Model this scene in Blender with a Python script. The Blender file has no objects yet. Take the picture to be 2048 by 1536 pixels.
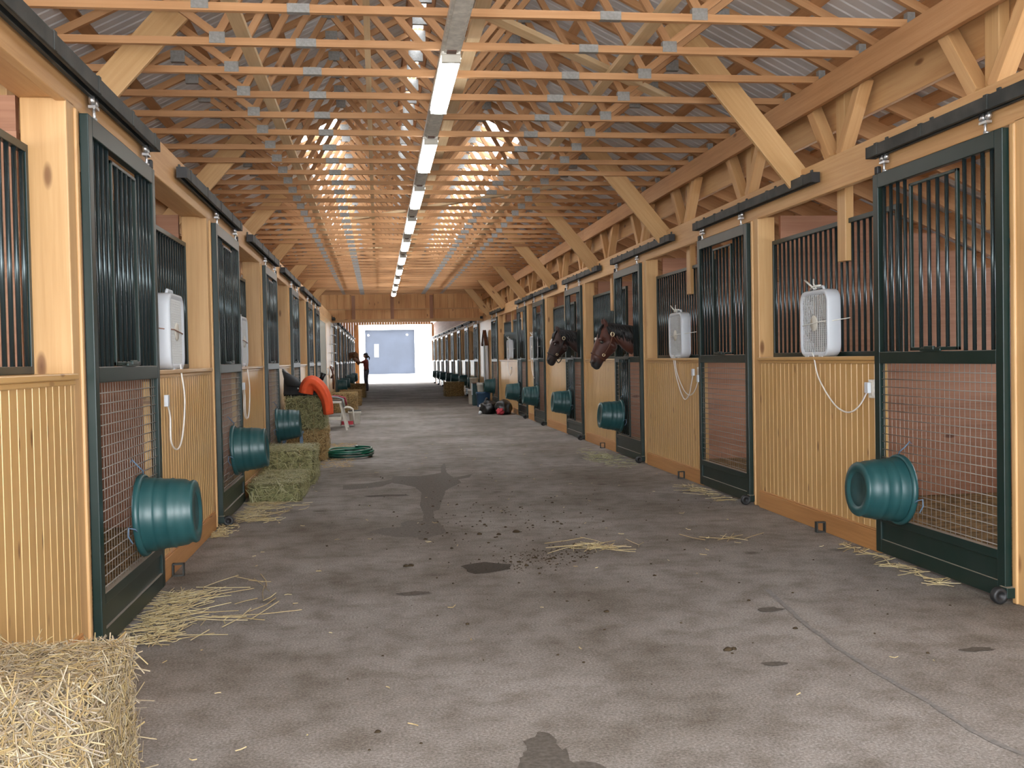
import bpy, math, random
from mathutils import Vector, Matrix
R = math.radians
random.seed(7)
C = bpy.context.scene.collection
S = bpy.context.scene

# ------------------------------------------------------------------ camera, sky, flash, exposure
F_PX, YAW, PITCH, ROLL, EYE = 2064.0, .1291, .0246, -.0189, 1.30
def camera_matrix():
    r = Vector((math.cos(YAW), -math.sin(YAW), 0)); fw = Vector((math.sin(YAW), math.cos(YAW), 0)); up = Vector((0, 0, 1))
    c, s = math.cos(PITCH), math.sin(PITCH)
    up2 = up * c + fw * s; fw2 = fw * c - up * s
    c, s = math.cos(ROLL), math.sin(ROLL)
    rr = r * c + up2 * s; uu = up2 * c - r * s
    m = Matrix((rr, uu, -fw2)).transposed().to_4x4()
    m.translation = Vector((0, 0, EYE))
    return m
cd = bpy.data.cameras.new('camera'); cam = bpy.data.objects.new('camera', cd); C.objects.link(cam)
cd.sensor_width = 36.0; cd.lens = 36.0 * F_PX / 2048.0; cd.clip_start = .05; cd.clip_end = 400
cam.matrix_world = camera_matrix(); S.camera = cam

w = bpy.data.worlds.new('sky'); S.world = w; w.use_nodes = True
bg = w.node_tree.nodes['Background']
bg.inputs[0].default_value = (.88, .94, 1.0, 1); bg.inputs[1].default_value = 9.0

fl = bpy.data.lights.new('camera_flash', 'AREA'); fl.shape = 'DISK'; fl.size = .05; fl.energy = 75; fl.color = (1, .98, .96)
flo = bpy.data.objects.new('camera_flash', fl); C.objects.link(flo)
flo.matrix_world = camera_matrix() @ Matrix.Translation((-.04, .07, -.01))
TUBE_POWER = 13.0

S.view_settings.view_transform = 'Standard'; S.view_settings.look = 'None'
S.view_settings.gamma = 1.0; S.view_settings.use_curve_mapping = False
S.view_settings.exposure = 0.5
try:
    S.cycles.max_bounces = 9; S.cycles.diffuse_bounces = 5; S.cycles.glossy_bounces = 3
    S.cycles.transmission_bounces = 4; S.cycles.transparent_max_bounces = 6
    S.cycles.sample_clamp_indirect = 6.0; S.cycles.caustics_reflective = False; S.cycles.caustics_refractive = False
except Exception:
    pass

# ------------------------------------------------------------------ materials
def new_mat(name):
    m = bpy.data.materials.new(name); m.use_nodes = True
    nt = m.node_tree
    return m, nt, nt.nodes['Principled BSDF'], nt.nodes, nt.links
def ramp(n, stops):
    r = n.new('ShaderNodeValToRGB')
    e = r.color_ramp.elements
    while len(e) < len(stops): e.new(.5)
    for i, (p, c) in enumerate(stops):
        e[i].position = p; e[i].color = (*c, 1) if len(c) == 3 else c
    return r
def noise(n, l, vec, scale, detail=3, rough=.55):
    t = n.new('ShaderNodeTexNoise'); t.inputs['Scale'].default_value = scale; t.inputs['Detail'].default_value = detail; t.inputs['Roughness'].default_value = rough
    if vec is not None: l.new(vec, t.inputs['Vector'])
    return t
def mixc(n, l, a, b, f, mode='MIX'):
    m = n.new('ShaderNodeMix'); m.data_type = 'RGBA'; m.blend_type = mode
    for k, v in ((6, a), (7, b), (0, f)):
        if isinstance(v, tuple): m.inputs[k].default_value = (*v, 1)
        elif isinstance(v, (int, float)): m.inputs[k].default_value = v
        else: l.new(v, m.inputs[k])
    return m.outputs[2]
def mapping(n, l, vec, sc):
    m = n.new('ShaderNodeMapping'); m.inputs['Scale'].default_value = sc; l.new(vec, m.inputs['Vector']); return m.outputs[0]

def wood(name, dark, mid, light, rough=.5, knots=.5, tint=.25, spec=.4, coat=0, ks=(2.2, 6.5)):
    """boards: UV u runs along the grain in metres, v across it"""
    m, nt, b, n, l = new_mat(name)
    uv0 = n.new('ShaderNodeTexCoord').outputs['UV']; oi = n.new('ShaderNodeObjectInfo')
    sh = n.new('ShaderNodeVectorMath'); sh.operation = 'MULTIPLY_ADD'; sh.inputs[1].default_value = (53.0, 31.0, 0); l.new(oi.outputs['Random'], sh.inputs[0]); l.new(uv0, sh.inputs[2]); uv = sh.outputs[0]
    g = noise(n, l, mapping(n, l, uv, (1.1, 26, 1)), 1.6, 5, .6)
    g2 = noise(n, l, mapping(n, l, uv, (.35, 3.0, 1)), 1.3, 2)
    add = n.new('ShaderNodeMath'); add.operation = 'MULTIPLY_ADD'; add.inputs[1].default_value = .45; l.new(g.outputs[0], add.inputs[0])
    mul = n.new('ShaderNodeMath'); mul.operation = 'MULTIPLY'; mul.inputs[1].default_value = .55; l.new(g2.outputs[0], mul.inputs[0]); l.new(mul.outputs[0], add.inputs[2])
    r = ramp(n, [(.32, dark), (.5, mid), (.68, light)]); l.new(add.outputs[0], r.inputs[0])
    col = r.outputs[0]
    tr = ramp(n, [(0, (1 - tint, 1 - tint * 1.1, 1 - tint * 1.2)), (1, (1.0, 1.0, 1.0))]); l.new(oi.outputs['Random'], tr.inputs[0])
    col = mixc(n, l, col, tr.outputs[0], 1.0, 'MULTIPLY')
    if knots > 0:
        v = n.new('ShaderNodeTexVoronoi'); v.inputs['Scale'].default_value = 1.0; v.inputs['Randomness'].default_value = 1
        l.new(mapping(n, l, uv, (ks[0], ks[1], 1)), v.inputs['Vector'])
        kr = ramp(n, [(.0, (1, 1, 1)), (.10, (.75, .75, .75)), (.16, (0, 0, 0))]); l.new(v.outputs['Distance'], kr.inputs[0])
        sel = ramp(n, [(1 - knots * .55, (0, 0, 0)), (1 - knots * .55 + .02, (1, 1, 1))]); sc_ = n.new('ShaderNodeSeparateColor'); l.new(v.outputs['Color'], sc_.inputs[0]); l.new(sc_.outputs[0], sel.inputs[0])
        mm = n.new('ShaderNodeMath'); mm.operation = 'MULTIPLY'; l.new(kr.outputs[0], mm.inputs[0]); l.new(sel.outputs[0], mm.inputs[1])
        col = mixc(n, l, col, (dark[0] * .30, dark[1] * .20, dark[2] * .16), mm.outputs[0])
    l.new(col, b.inputs['Base Color']); b.inputs['Roughness'].default_value = rough
    b.inputs['Specular IOR Level'].default_value = spec
    if coat: b.inputs['Coat Weight'].default_value = coat; b.inputs['Coat Roughness'].default_value = .25
    bp = n.new('ShaderNodeBump'); bp.inputs['Strength'].default_value = .12; bp.inputs['Distance'].default_value = .004
    l.new(g.outputs[0], bp.inputs['Height']); l.new(bp.outputs[0], b.inputs['Normal'])
    return m
M = {}
M['pine'] = wood('pine_post', (.45, .255, .10), (.545, .325, .14), (.63, .40, .19), .42, .95, .10)
M['bead'] = wood('varnished_beadboard', (.46, .26, .088), (.545, .325, .12), (.61, .38, .15), .36, 1.0, .08, .5, .25, (3.6, 11))
M['bead_highlight'] = wood('bead_painted_highlight', (.56, .35, .14), (.64, .42, .19), (.70, .48, .24), .3, 0, .05, .5, .3)  # paler tint paints the varnish highlight onto the groove edges
M['base'] = wood('baseboard_pine', (.36, .165, .055), (.46, .225, .08), (.54, .28, .11), .4, .4, .1)
M['truss'] = wood('truss_lumber', (.38, .185, .075), (.50, .262, .117), (.60, .34, .168), .6, .5, .26)
M['pale'] = wood('pale_lumber', (.52, .35, .19), (.64, .46, .26), (.74, .57, .36), .6, .4, .2)
M['header'] = wood('header_lumber', (.47, .25, .10), (.58, .335, .15), (.67, .42, .20), .5, .5, .12)
M['plank'] = wood('red_stall_planks', (.30, .14, .08), (.40, .20, .12), (.48, .26, .165), .65, .5, .25)
M['gable'] = wood('gable_planks', (.54, .25, .095), (.68, .36, .15), (.78, .46, .21), .6, .9, .2, ks=(3, 9))

def plain(name, col, rough=.5, metal=0, spec=.5, var=.0, nscale=12, dust=None, coat=0, bump=0, ledge=None):
    m, nt, b, n, l = new_mat(name)
    b.inputs['Base Color'].default_value = (*col, 1); b.inputs['Roughness'].default_value = rough
    b.inputs['Metallic'].default_value = metal; b.inputs['Specular IOR Level'].default_value = spec
    if coat: b.inputs['Coat Weight'].default_value = coat
    if var or dust or bump:
        tc = n.new('ShaderNodeTexCoord').outputs['Object']
        t = noise(n, l, tc, nscale, 5)
        c2 = dust if dust else tuple(min(1, x * (1 + var)) for x in col)
        c1 = col if dust else tuple(x * (1 - var) for x in col)
        r = ramp(n, [(.38, c1), (.72, c2)]); l.new(t.outputs[0], r.inputs[0]); l.new(r.outputs[0], b.inputs['Base Color'])
        if bump:
            bp = n.new('ShaderNodeBump'); bp.inputs['Strength'].default_value = bump; bp.inputs['Distance'].default_value = .01
            l.new(t.outputs[0], bp.inputs['Height']); l.new(bp.outputs[0], b.inputs['Normal'])
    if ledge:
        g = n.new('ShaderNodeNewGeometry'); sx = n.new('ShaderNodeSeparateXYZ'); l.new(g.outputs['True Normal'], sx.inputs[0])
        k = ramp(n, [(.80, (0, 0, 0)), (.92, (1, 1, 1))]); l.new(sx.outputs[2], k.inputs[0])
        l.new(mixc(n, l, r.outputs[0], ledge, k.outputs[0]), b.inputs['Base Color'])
    return m
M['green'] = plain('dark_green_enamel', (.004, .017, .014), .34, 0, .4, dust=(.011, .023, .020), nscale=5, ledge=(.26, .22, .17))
M['bar'] = plain('dark_green_bar', (.030, .044, .047), .22, .55, .6)
M['wire'] = plain('galvanized_wire', (.25, .225, .195), .5, .3, .5)
M['zinc'] = plain('zinc_plate', (.62, .64, .66), .28, .9)
M['galv'] = plain('galvanized_sheet', (.74, .72, .66), .5, .05, .5, var=.18, nscale=20)
M['plate'] = plain('truss_plate_steel', (.28, .27, .255), .6, .3, .5, var=.15, nscale=60)
M['track'] = plain('dusty_black_track', (.022, .026, .025), .6, 0, .4, dust=(.06, .06, .055), nscale=6)
M['black'] = plain('black_rubber', (.012, .012, .013), .55)
M['tub'] = plain('teal_plastic', (.011, .058, .062), .40, 0, .5, dust=(.020, .078, .080), nscale=7)
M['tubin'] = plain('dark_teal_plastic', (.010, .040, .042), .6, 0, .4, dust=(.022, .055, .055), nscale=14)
M['white'] = plain('white_plastic', (.54, .57, .61), .4)
M['offwhite'] = plain('cream_plastic', (.56, .53, .46), .45, var=.08)
M['grill'] = plain('fan_grill_plastic', (.46, .455, .44), .45)
M['blade'] = plain('fan_blade_grey', (.20, .19, .185), .5)
M['cord'] = plain('white_cord', (.72, .70, .66), .5)
M['twine'] = plain('brown_twine', (.25, .13, .09), .8)
M['wtwine'] = plain('white_twine', (.68, .67, .62), .8)
M['hose'] = plain('green_hose', (.008, .11, .065), .33)
M['hose2'] = plain('dark_green_hose', (.006, .05, .035), .35)
M['leather'] = plain('black_leather', (.010, .010, .011), .42, var=.3)
M['brownleather'] = plain('brown_leather', (.11, .038, .016), .5, var=.3)
M['orange'] = plain('orange_cloth', (.72, .085, .018), .8, var=.12, nscale=9)
M['maroon'] = plain('maroon_cloth', (.23, .014, .032), .8, var=.15)
M['red'] = plain('red_cloth', (.42, .035, .05), .8)
M['greycloth'] = plain('grey_cloth', (.17, .19, .19), .85, var=.2)
M['bluetub'] = plain('blue_plastic', (.022, .068, .14), .4)
M['bluesteel'] = plain('blue_steel', (.10, .16, .24), .4)
M['greydoor'] = plain('grey_door_paint', (.36, .36, .31), .6, var=.06, nscale=3)
M['dirtstain'] = plain('damp_dung_patch', (.045, .035, .024), .8, 0, .3, var=.4, nscale=90, bump=.5)
M['wet'] = plain('wet_asphalt', (.158, .141, .125), .95, 0, .08, var=.22, nscale=60)
M['damp'] = plain('damp_asphalt', (.112, .098, .084), .95, 0, .08, var=.22, nscale=60)
M['crack'] = plain('dark_crack', (.20, .185, .175), .85, 0, .3, var=.2, nscale=40)
M['dung'] = plain('dung_crumbs', (.050, .034, .018), .9, 0, .2, var=.3, nscale=40)
M['skin'] = plain('skin', (.42, .22, .15), .6)
M['shirt'] = plain('red_shirt', (.28, .045, .04), .8, var=.15)
M['jeans'] = plain('grey_blue_jeans', (.09, .085, .10), .8, var=.2)
M['cap'] = plain('dark_cap', (.03, .035, .045), .7)
M['boot'] = plain('brown_boot', (.06, .035, .02), .6)
M['yard'] = plain('pale_gravel_yard', (.62, .60, .56), .9, var=.1, nscale=.6)
M['siding'] = plain('white_siding', (.80, .80, .80), .6)
M['doorway_haze'] = plain('painted_doorway_haze', (.027, .032, .047), .7, var=.12, nscale=.8)  # blue grey tint paints glare and haze over a dark open doorway
M['bedding'] = plain('straw_bedding', (.26, .17, .075), .95, 0, .2, var=.5, nscale=14, bump=.6)
M['haycore'] = plain('hay_core', (.17, .16, .075), .95, 0, .2, var=.55, nscale=26, bump=1)
M['brownhay'] = plain('brown_hay_core', (.26, .17, .075), .95, 0, .2, var=.5, nscale=26, bump=1)
M['strawcore'] = plain('straw_core', (.115, .088, .058), .95, 0, .2, var=.6, nscale=22, bump=1)

def stalk(name, cols):
    m, nt, b, n, l = new_mat(name)
    g = n.new('ShaderNodeNewGeometry')
    r = ramp(n, [(i / (len(cols) - 1), c) for i, c in enumerate(cols)])
    l.new(g.outputs['Random Per Island'], r.inputs[0]); l.new(r.outputs[0], b.inputs['Base Color']); b.inputs['Roughness'].default_value = .5
    return m
M['straw'] = stalk('straw_stalks', [(.14, .10, .065), (.27, .21, .135), (.33, .25, .115), (.24, .16, .065), (.18, .145, .10), (.42, .36, .25)])
M['hay'] = stalk('green_hay_stalks', [(.16, .17, .07), (.29, .28, .13), (.36, .33, .18), (.21, .19, .07), (.42, .39, .25)])
M['brownstalk'] = stalk('brown_hay_stalks', [(.24, .14, .05), (.40, .26, .10), (.30, .22, .10), (.46, .33, .15)])
M['floorstraw'] = stalk('loose_straw', [(.36, .28, .14), (.44, .36, .19), (.30, .21, .09), (.52, .44, .27)])

def emis(name, col, s):
    m, nt, b, n, l = new_mat(name)
    b.inputs['Base Color'].default_value = (.9, .9, .9, 1); b.inputs['Emission Color'].default_value = (*col, 1); b.inputs['Emission Strength'].default_value = s
    return m
M['lamp'] = emis('lit_fluorescent_lens', (1, .99, .95), TUBE_POWER)
M['yardlamp'] = emis('lit_lamp', (1, 1, 1), 5)

def asphalt():
    m, nt, b, n, l = new_mat('asphalt_floor')
    tc = n.new('ShaderNodeTexCoord').outputs['Object']
    fine = noise(n, l, tc, 95, 4, .75); mid = noise(n, l, tc, 5.5, 5, .6); big = noise(n, l, tc, .7, 4)
    c1 = ramp(n, [(.28, (.125, .112, .101)), (.50, (.245, .225, .209)), (.74, (.42, .395, .378))]); l.new(fine.outputs[0], c1.inputs[0])
    c2 = ramp(n, [(.30, (.70, .67, .63)), (.55, (1, 1, 1)), (.8, (1.12, 1.1, 1.08))]); l.new(mid.outputs[0], c2.inputs[0])
    c3 = ramp(n, [(.34, (.70, .67, .62)), (.62, (1.10, 1.09, 1.08))]); l.new(big.outputs[0], c3.inputs[0])
    a = mixc(n, l, c1.outputs[0], c2.outputs[0], 1.0, 'MULTIPLY'); a = mixc(n, l, a, c3.outputs[0], 1.0, 'MULTIPLY')
    # oval damp spots trodden into the aisle
    v = n.new('ShaderNodeTexVoronoi'); v.inputs['Scale'].default_value = 1; l.new(mapping(n, l, tc, (2.2, 2.6, 1)), v.inputs['Vector'])
    d = n.new('ShaderNodeMath'); d.operation = 'MULTIPLY_ADD'; d.inputs[1].default_value = .22; l.new(mid.outputs[0], d.inputs[0]); l.new(v.outputs['Distance'], d.inputs[2])
    k = ramp(n, [(.16, (1, 1, 1)), (.27, (0, 0, 0))]); l.new(d.outputs[0], k.inputs[0])
    sl = ramp(n, [(.62, (0, 0, 0)), (.7, (1, 1, 1))]); l.new(v.outputs['Color'], sl.inputs[0])
    mm = n.new('ShaderNodeMath'); mm.operation = 'MULTIPLY'; l.new(k.outputs[0], mm.inputs[0]); l.new(sl.outputs[0], mm.inputs[1])
    m2 = n.new('ShaderNodeMath'); m2.operation = 'MULTIPLY'; m2.inputs[1].default_value = .55; l.new(mm.outputs[0], m2.inputs[0])
    a = mixc(n, l, a, (.065, .052, .04), m2.outputs[0])
    l.new(a, b.inputs['Base Color']); b.inputs['Roughness'].default_value = 1.0; b.inputs['Specular IOR Level'].default_value = .06
    bp = n.new('ShaderNodeBump'); bp.inputs['Strength'].default_value = .5; bp.inputs['Distance'].default_value = .004
    l.new(fine.outputs[0], bp.inputs['Height']); l.new(bp.outputs[0], b.inputs['Normal'])
    return m
M['asphalt'] = asphalt()
def roofing():
    m, nt, b, n, l = new_mat('grey_ribbed_roof_sheet')
    tc = n.new('ShaderNodeTexCoord').outputs['Object']
    t = noise(n, l, tc, 1.5, 4)
    r = ramp(n, [(.3, (.54, .54, .55)), (.7, (.68, .68, .69))]); l.new(t.outputs[0], r.inputs[0]); l.new(r.outputs[0], b.inputs['Base Color'])
    b.inputs['Roughness'].default_value = .5; b.inputs['Metallic'].default_value = .15
    return m
M['roof'] = roofing()
def skylight():
    m, nt, b, n, l = new_mat('translucent_skylight')
    out = n['Material Output']; t = n.new('ShaderNodeBsdfTranslucent'); t.inputs[0].default_value = (.9, .92, .9, 1)
    tr = n.new('ShaderNodeBsdfTransparent'); mx = n.new('ShaderNodeMixShader'); mx.inputs[0].default_value = .85
    l.new(t.outputs[0], mx.inputs[1]); l.new(tr.outputs[0], mx.inputs[2]); l.new(mx.outputs[0], out.inputs[0])
    return m
M['skylight'] = skylight()

# ------------------------------------------------------------------ mesh helpers
class MB:
    """collects boxes, beams, tubes and lathes into one mesh; UV u runs along the longest side"""
    def __init__(s): s.v = []; s.f = []; s.uv = []; s.sm = []
    def _add(s, vs, fs, uvs=None, smooth=False):
        o = len(s.v); s.v += [tuple(p) for p in vs]
        for i, f in enumerate(fs):
            s.f.append([k + o for k in f]); s.uv.append(uvs[i] if uvs else [(0, 0)] * len(f)); s.sm.append(smooth)
    def hexa(s, vs, axes_len):
        """vs: 8 corners ordered (x,y,z) bits; axes_len: length along each local axis"""
        L = axes_len; fs = [(0, 2, 3, 1), (4, 5, 7, 6), (0, 1, 5, 4), (2, 6, 7, 3), (0, 4, 6, 2), (1, 3, 7, 5)]
        g = max(range(3), key=lambda i: L[i]); o = [i for i in range(3) if i != g]
        ou, ov = random.uniform(0, 40), random.uniform(0, 40)
        uvs = []
        for fi, f in enumerate(fs):
            q = []
            for k in f:
                c = [L[0] * (k & 1), L[1] * ((k >> 1) & 1), L[2] * ((k >> 2) & 1)]
                if fi in (4, 5): nrm = 0
                elif fi in (2, 3): nrm = 1
                else: nrm = 2
                a = [i for i in range(3) if i != nrm]
                if g in a:
                    b_ = [i for i in a if i != g][0]
                    q.append((c[g] + ou, c[b_] + ov + nrm * .37))
                else: q.append((c[a[0]] * .3 + ou, c[a[1]] + ov))
            uvs.append(q)
        s._add(vs, fs, uvs)
        return s
    def box(s, x0, x1, y0, y1, z0, z1):
        x0, x1 = min(x0, x1), max(x0, x1); y0, y1 = min(y0, y1), max(y0, y1); z0, z1 = min(z0, z1), max(z0, z1)
        vs = [(x1 if k & 1 else x0, y1 if k & 2 else y0, z1 if k & 4 else z0) for k in range(8)]
        return s.hexa(vs, (x1 - x0, y1 - y0, z1 - z0))
    def beam(s, p, q, wd, ht, side=None):
        """board from p to q; wd along 'side', ht across both"""
        p, q = Vector(p), Vector(q); d = (q - p); L = d.length; d.normalize()
        sd = Vector(side) if side else (Vector((0, 0, 1)).cross(d) if abs(d.z) < .98 else Vector((1, 0, 0)))
        sd = (sd - d * sd.dot(d)).normalized(); up = d.cross(sd)
        vs = [p + d * (L if k & 1 else 0) + sd * (wd * (.5 if k & 2 else -.5)) + up * (ht * (.5 if k & 4 else -.5)) for k in range(8)]
        return s.hexa(vs, (L, wd, ht))
    def tube(s, pts, r, n=8, closed=False, caps=True):
        pts = [Vector(p) for p in pts]; N = len(pts); rs = r if isinstance(r, (list, tuple)) else [r] * N
        rings = []; prev = None
        for i, p in enumerate(pts):
            a = pts[i - 1] if (i > 0 or closed) else p; b = pts[(i + 1) % N] if (i < N - 1 or closed) else p
            t = (b - a).normalized()
            if prev is None:
                ref = Vector((0, 0, 1)) if abs(t.z) < .9 else Vector((1, 0, 0)); u = t.cross(ref).normalized()
            else: u = (prev - t * prev.dot(t)).normalized()
            prev = u; v = t.cross(u)
            rings.append([p + (u * math.cos(2 * math.pi * k / n) + v * math.sin(2 * math.pi * k / n)) * rs[i] for k in range(n)])
        vs = [x for rg in rings for x in rg]; fs = []
        for i in range(N if closed else N - 1):
            j = (i + 1) % N
            for k in range(n): fs.append((i * n + k, i * n + (k + 1) % n, j * n + (k + 1) % n, j * n + k))
        if caps and not closed: fs.append(tuple(range(n))[::-1]); fs.append(tuple((N - 1) * n + k for k in range(n)))
        s._add(vs, fs, None, True); return s
    def lathe(s, prof, org=(0, 0, 0), axis='z', n=32, sign=1, close=False):
        """prof: (radius, distance along axis)"""
        o = Vector(org); vs = []
        for (r, a) in prof:
            for k in range(n):
                c, q = math.cos(2 * math.pi * k / n) * r, math.sin(2 * math.pi * k / n) * r
                vs.append(o + (Vector((c, q, a * sign)) if axis == 'z' else Vector((a * sign, c, q)) if axis == 'x' else Vector((c, a * sign, q))))
        fs = []
        P = len(prof)
        for i in range(P - 1):
            for k in range(n): fs.append((i * n + k, i * n + (k + 1) % n, (i + 1) * n + (k + 1) % n, (i + 1) * n + k))
        s._add(vs, fs, None, True); return s
    def loft(s, rings, caps=True):
        n = len(rings[0]); vs = [p for r in rings for p in r]; fs = []
        for i in range(len(rings) - 1):
            for k in range(n): fs.append((i * n + k, i * n + (k + 1) % n, (i + 1) * n + (k + 1) % n, (i + 1) * n + k))
        if caps: fs.append(tuple(range(n))[::-1]); fs.append(tuple((len(rings) - 1) * n + k for k in range(n)))
        s._add(vs, fs, None, True); return s
    def mesh(s, name, mat, fix=True):
        me = bpy.data.meshes.new(name); me.from_pydata([tuple(p) for p in s.v], [], s.f)
        ul = me.uv_layers.new(name='UVMap'); flat = [c for q in s.uv for uvp in q for c in uvp]
        ul.data.foreach_set('uv', flat); me.polygons.foreach_set('use_smooth', s.sm)
        if fix:
            import bmesh
            b = bmesh.new(); b.from_mesh(me); bmesh.ops.recalc_face_normals(b, faces=b.faces); b.to_mesh(me); b.free()
        me.materials.append(mat if not isinstance(mat, str) else M[mat]); me.update(); return me
    def build(s, name, mat, parent=None, bevel=0, fix=True):
        o = bpy.data.objects.new(name, s.mesh(name, mat, fix)); C.objects.link(o)
        if parent: o.parent = parent
        if bevel:
            md = o.modifiers.new('bevel', 'BEVEL'); md.width = bevel; md.segments = 2; md.limit_method = 'ANGLE'
        return o
def tag(o, label=None, cat=None, group=None, kind=None):
    if label: o['label'] = label
    if cat: o['category'] = cat
    if group: o['group'] = group
    if kind: o['kind'] = kind
    return o
def empty(name, loc=(0, 0, 0), rz=0):
    o = bpy.data.objects.new(name, None); C.objects.link(o); o.location = loc; o.rotation_euler = (0, 0, rz); o.empty_display_size = .1
    return o
def dup(o, loc=None, label=None, parent=None, rz=None):
    c = o.copy(); C.objects.link(c)
    if parent: c.parent = parent
    for ch in list(o.children): dup(ch, parent=c)
    if loc is not None: c.location = loc
    if rz is not None: c.rotation_euler = (0, 0, rz)
    if label: c['label'] = label
    return c
def inst(o, name, parent, loc):
    c = bpy.data.objects.new(name, o.data); C.objects.link(c); c.parent = parent; c.location = loc; return c
def child(o, word):
    return [c for c in o.children if c.name.split('.')[0] == word]
ORD = 'first second third fourth fifth sixth seventh eighth ninth tenth eleventh twelfth thirteenth fourteenth fifteenth sixteenth seventeenth eighteenth nineteenth twentieth'.split()
def nth(i): return ORD[i] if i < 20 else ORD[i]

# ------------------------------------------------------------------ layout (metres)
MOD, DW, DH = 3.66, 1.378, 2.425
XL, XR = -1.25, 3.16            # aisle faces of the stall doors
WL, WR = -1.30, 3.205           # aisle faces of the beadboard walls
Y0, Y1 = -2.6, 61.0
LD = [4.81 + MOD * k for k in range(5)] + [21.9] + [31.9 + 3.62 * k for k in range(8)]
RD = [4.89 + MOD * k for k in range(5)] + [21.95, 27.3] + [32.6 + 3.55 * k for k in range(8)]
XC, CH_Z, HALF = .5, 3.275, 2.82  # truss centre line, underside of bottom chords, half span
GIRD = (-2.32, 3.30)

# ------------------------------------------------------------------ large structure
def grid_floor():
    mb = MB(); mb.box(WL - 6, WR + 5, Y0 - .5, Y1 + .3, -.12, 0); return mb.build('floor', 'asphalt')
tag(grid_floor(), 'grey brown asphalt aisle floor with damp patches', 'floor', kind='structure')
y = MB().box(-80, 80, Y1 + .3, 190, -.2, -.03).build('ground', 'yard'); tag(y, 'bright sunlit yard beyond the far doorway', 'ground', kind='structure')
y = MB().box(-40, 40, -60, Y0 - .5, -.2, -.03).build('ground', 'yard'); tag(y, 'bright yard behind the viewer', 'ground', kind='structure')

def roof_sheet(name, p_low, p_high, y0, y1, mat, up=1):
    """ribbed sheet from eave to ridge, ribs every 0.114 m"""
    mb = MB(); (xa, za), (xb, zb) = p_low, p_high
    ys = []; yy = y0
    while yy < y1 - .02:
        for d, h in ((0, 0), (.040, 0), (.050, .008), (.062, .008), (.072, 0)):
            if yy + d <= y1: ys.append((yy + d, h))
        yy += .114
    ys.append((y1, 0))
    vs = []; fs = []
    for (a, h) in ys: vs += [(xa, a, za + h), (xb, a, zb + h)]
    for i in range(len(ys) - 1): fs.append((2 * i, 2 * i + 1, 2 * i + 3, 2 * i + 2))
    mb._add(vs, fs); return mb.build(name, mat, fix=False)
SL = .5
RZ = 3.47                       # underside of roof sheet above the eave line at x = XC +- HALF
def rz(x): return RZ + (HALF - abs(x - XC)) * SL
RIDGE_GAP = .10
def roof_bands(side):
    xe = XC + side * (HALF + .12); xr = XC + side * RIDGE_GAP
    z = lambda x: rz(x)
    # skylight bands break the sheet twice per side
    x1, x2 = XC + side * 1.42, XC + side * .95
    nm = 'ceiling'
    o = roof_sheet(nm, (xe, z(xe)), (x1, z(x1)), Y0, Y1 + .4, 'roof'); tag(o, 'grey ribbed metal roof sheet over the aisle, lower slope', 'roof', kind='structure')
    for (a, b, mt) in ((Y0, 13.2, 'roof'), (13.2, 28, 'sky'), (28, Y1 + .4, 'roof')):
        if mt == 'roof':
            o = roof_sheet(nm, (x1, z(x1)), (x2, z(x2)), a, b, 'roof'); tag(o, 'grey ribbed metal roof sheet, middle of the slope', 'roof', kind='structure')
    o = roof_sheet(nm, (x2, z(x2)), (xr, z(xr)), Y0, Y1 + .4, 'roof'); tag(o, 'grey ribbed metal roof sheet, upper slope', 'roof', kind='structure')
    o = roof_sheet('window_1' if side < 0 else 'window_2', (x1, z(x1)), (x2, z(x2)), 13.2, 28, 'skylight'); tag(o, 'bright translucent skylight strip in the %s roof slope' % ('left' if side < 0 else 'right'), 'skylight', kind='structure')
roof_bands(-1); roof_bands(1)
# raised ridge cap above the open slot
mb = MB(); 
for s_ in (-1, 1): mb.beam((XC + s_ * .14, Y0, rz(XC) + .05), (XC + s_ * .14, Y1, rz(XC) + .05), .16, .012, (1, 0, -.5 * s_))
tag(mb.build('ceiling', 'skylight'), 'bright open ridge vent along the roof peak', 'roof', kind='structure')

# lean-to roofs over the stalls
LT0, LTS, LTD = 3.17, .43, 3.3
for side, nm in ((-1, 'ceiling'), (1, 'ceiling')):
    gx = GIRD[0] - .1 if side < 0 else GIRD[1] + .1
    xo = gx + side * LTD
    o = roof_sheet(nm, (xo + side * .3, LT0 - (LTD + .3) * LTS), (gx, LT0), Y0, Y1 + .4, 'roof'); tag(o, 'grey metal lean-to roof over the %s stalls' % ('left' if side < 0 else 'right'), 'roof', kind='structure')
    # outer wall; unseen open band added and widened to brighten the inside
    mb = MB().box(xo - .01, xo + .02 , Y0, Y1, 0, 1.1); mb.box(xo - .02, xo + .02, Y0, Y1, 1.60, 1.74)
    for k in range(8): mb.box(xo - side * .035, xo - side * .011, Y0, Y1, .138 * k, .138 * k + .135)
    tag(mb.build('wall_left' if side < 0 else 'wall_right', 'plank'), 'outer plank wall behind the %s stalls' % ('left' if side < 0 else 'right'), 'wall', kind='structure')
    ba = (WL - .2, xo) if side < 0 else (WR + .2, xo)
    o = MB().box(ba[0], ba[1] - side * .06, Y0 + .2, Y1, 0, .035).build('straw_bedding', 'bedding'); tag(o, 'straw bedding on the floor of the %s stalls' % ('left' if side < 0 else 'right'), 'bedding', kind='stuff')

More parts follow.
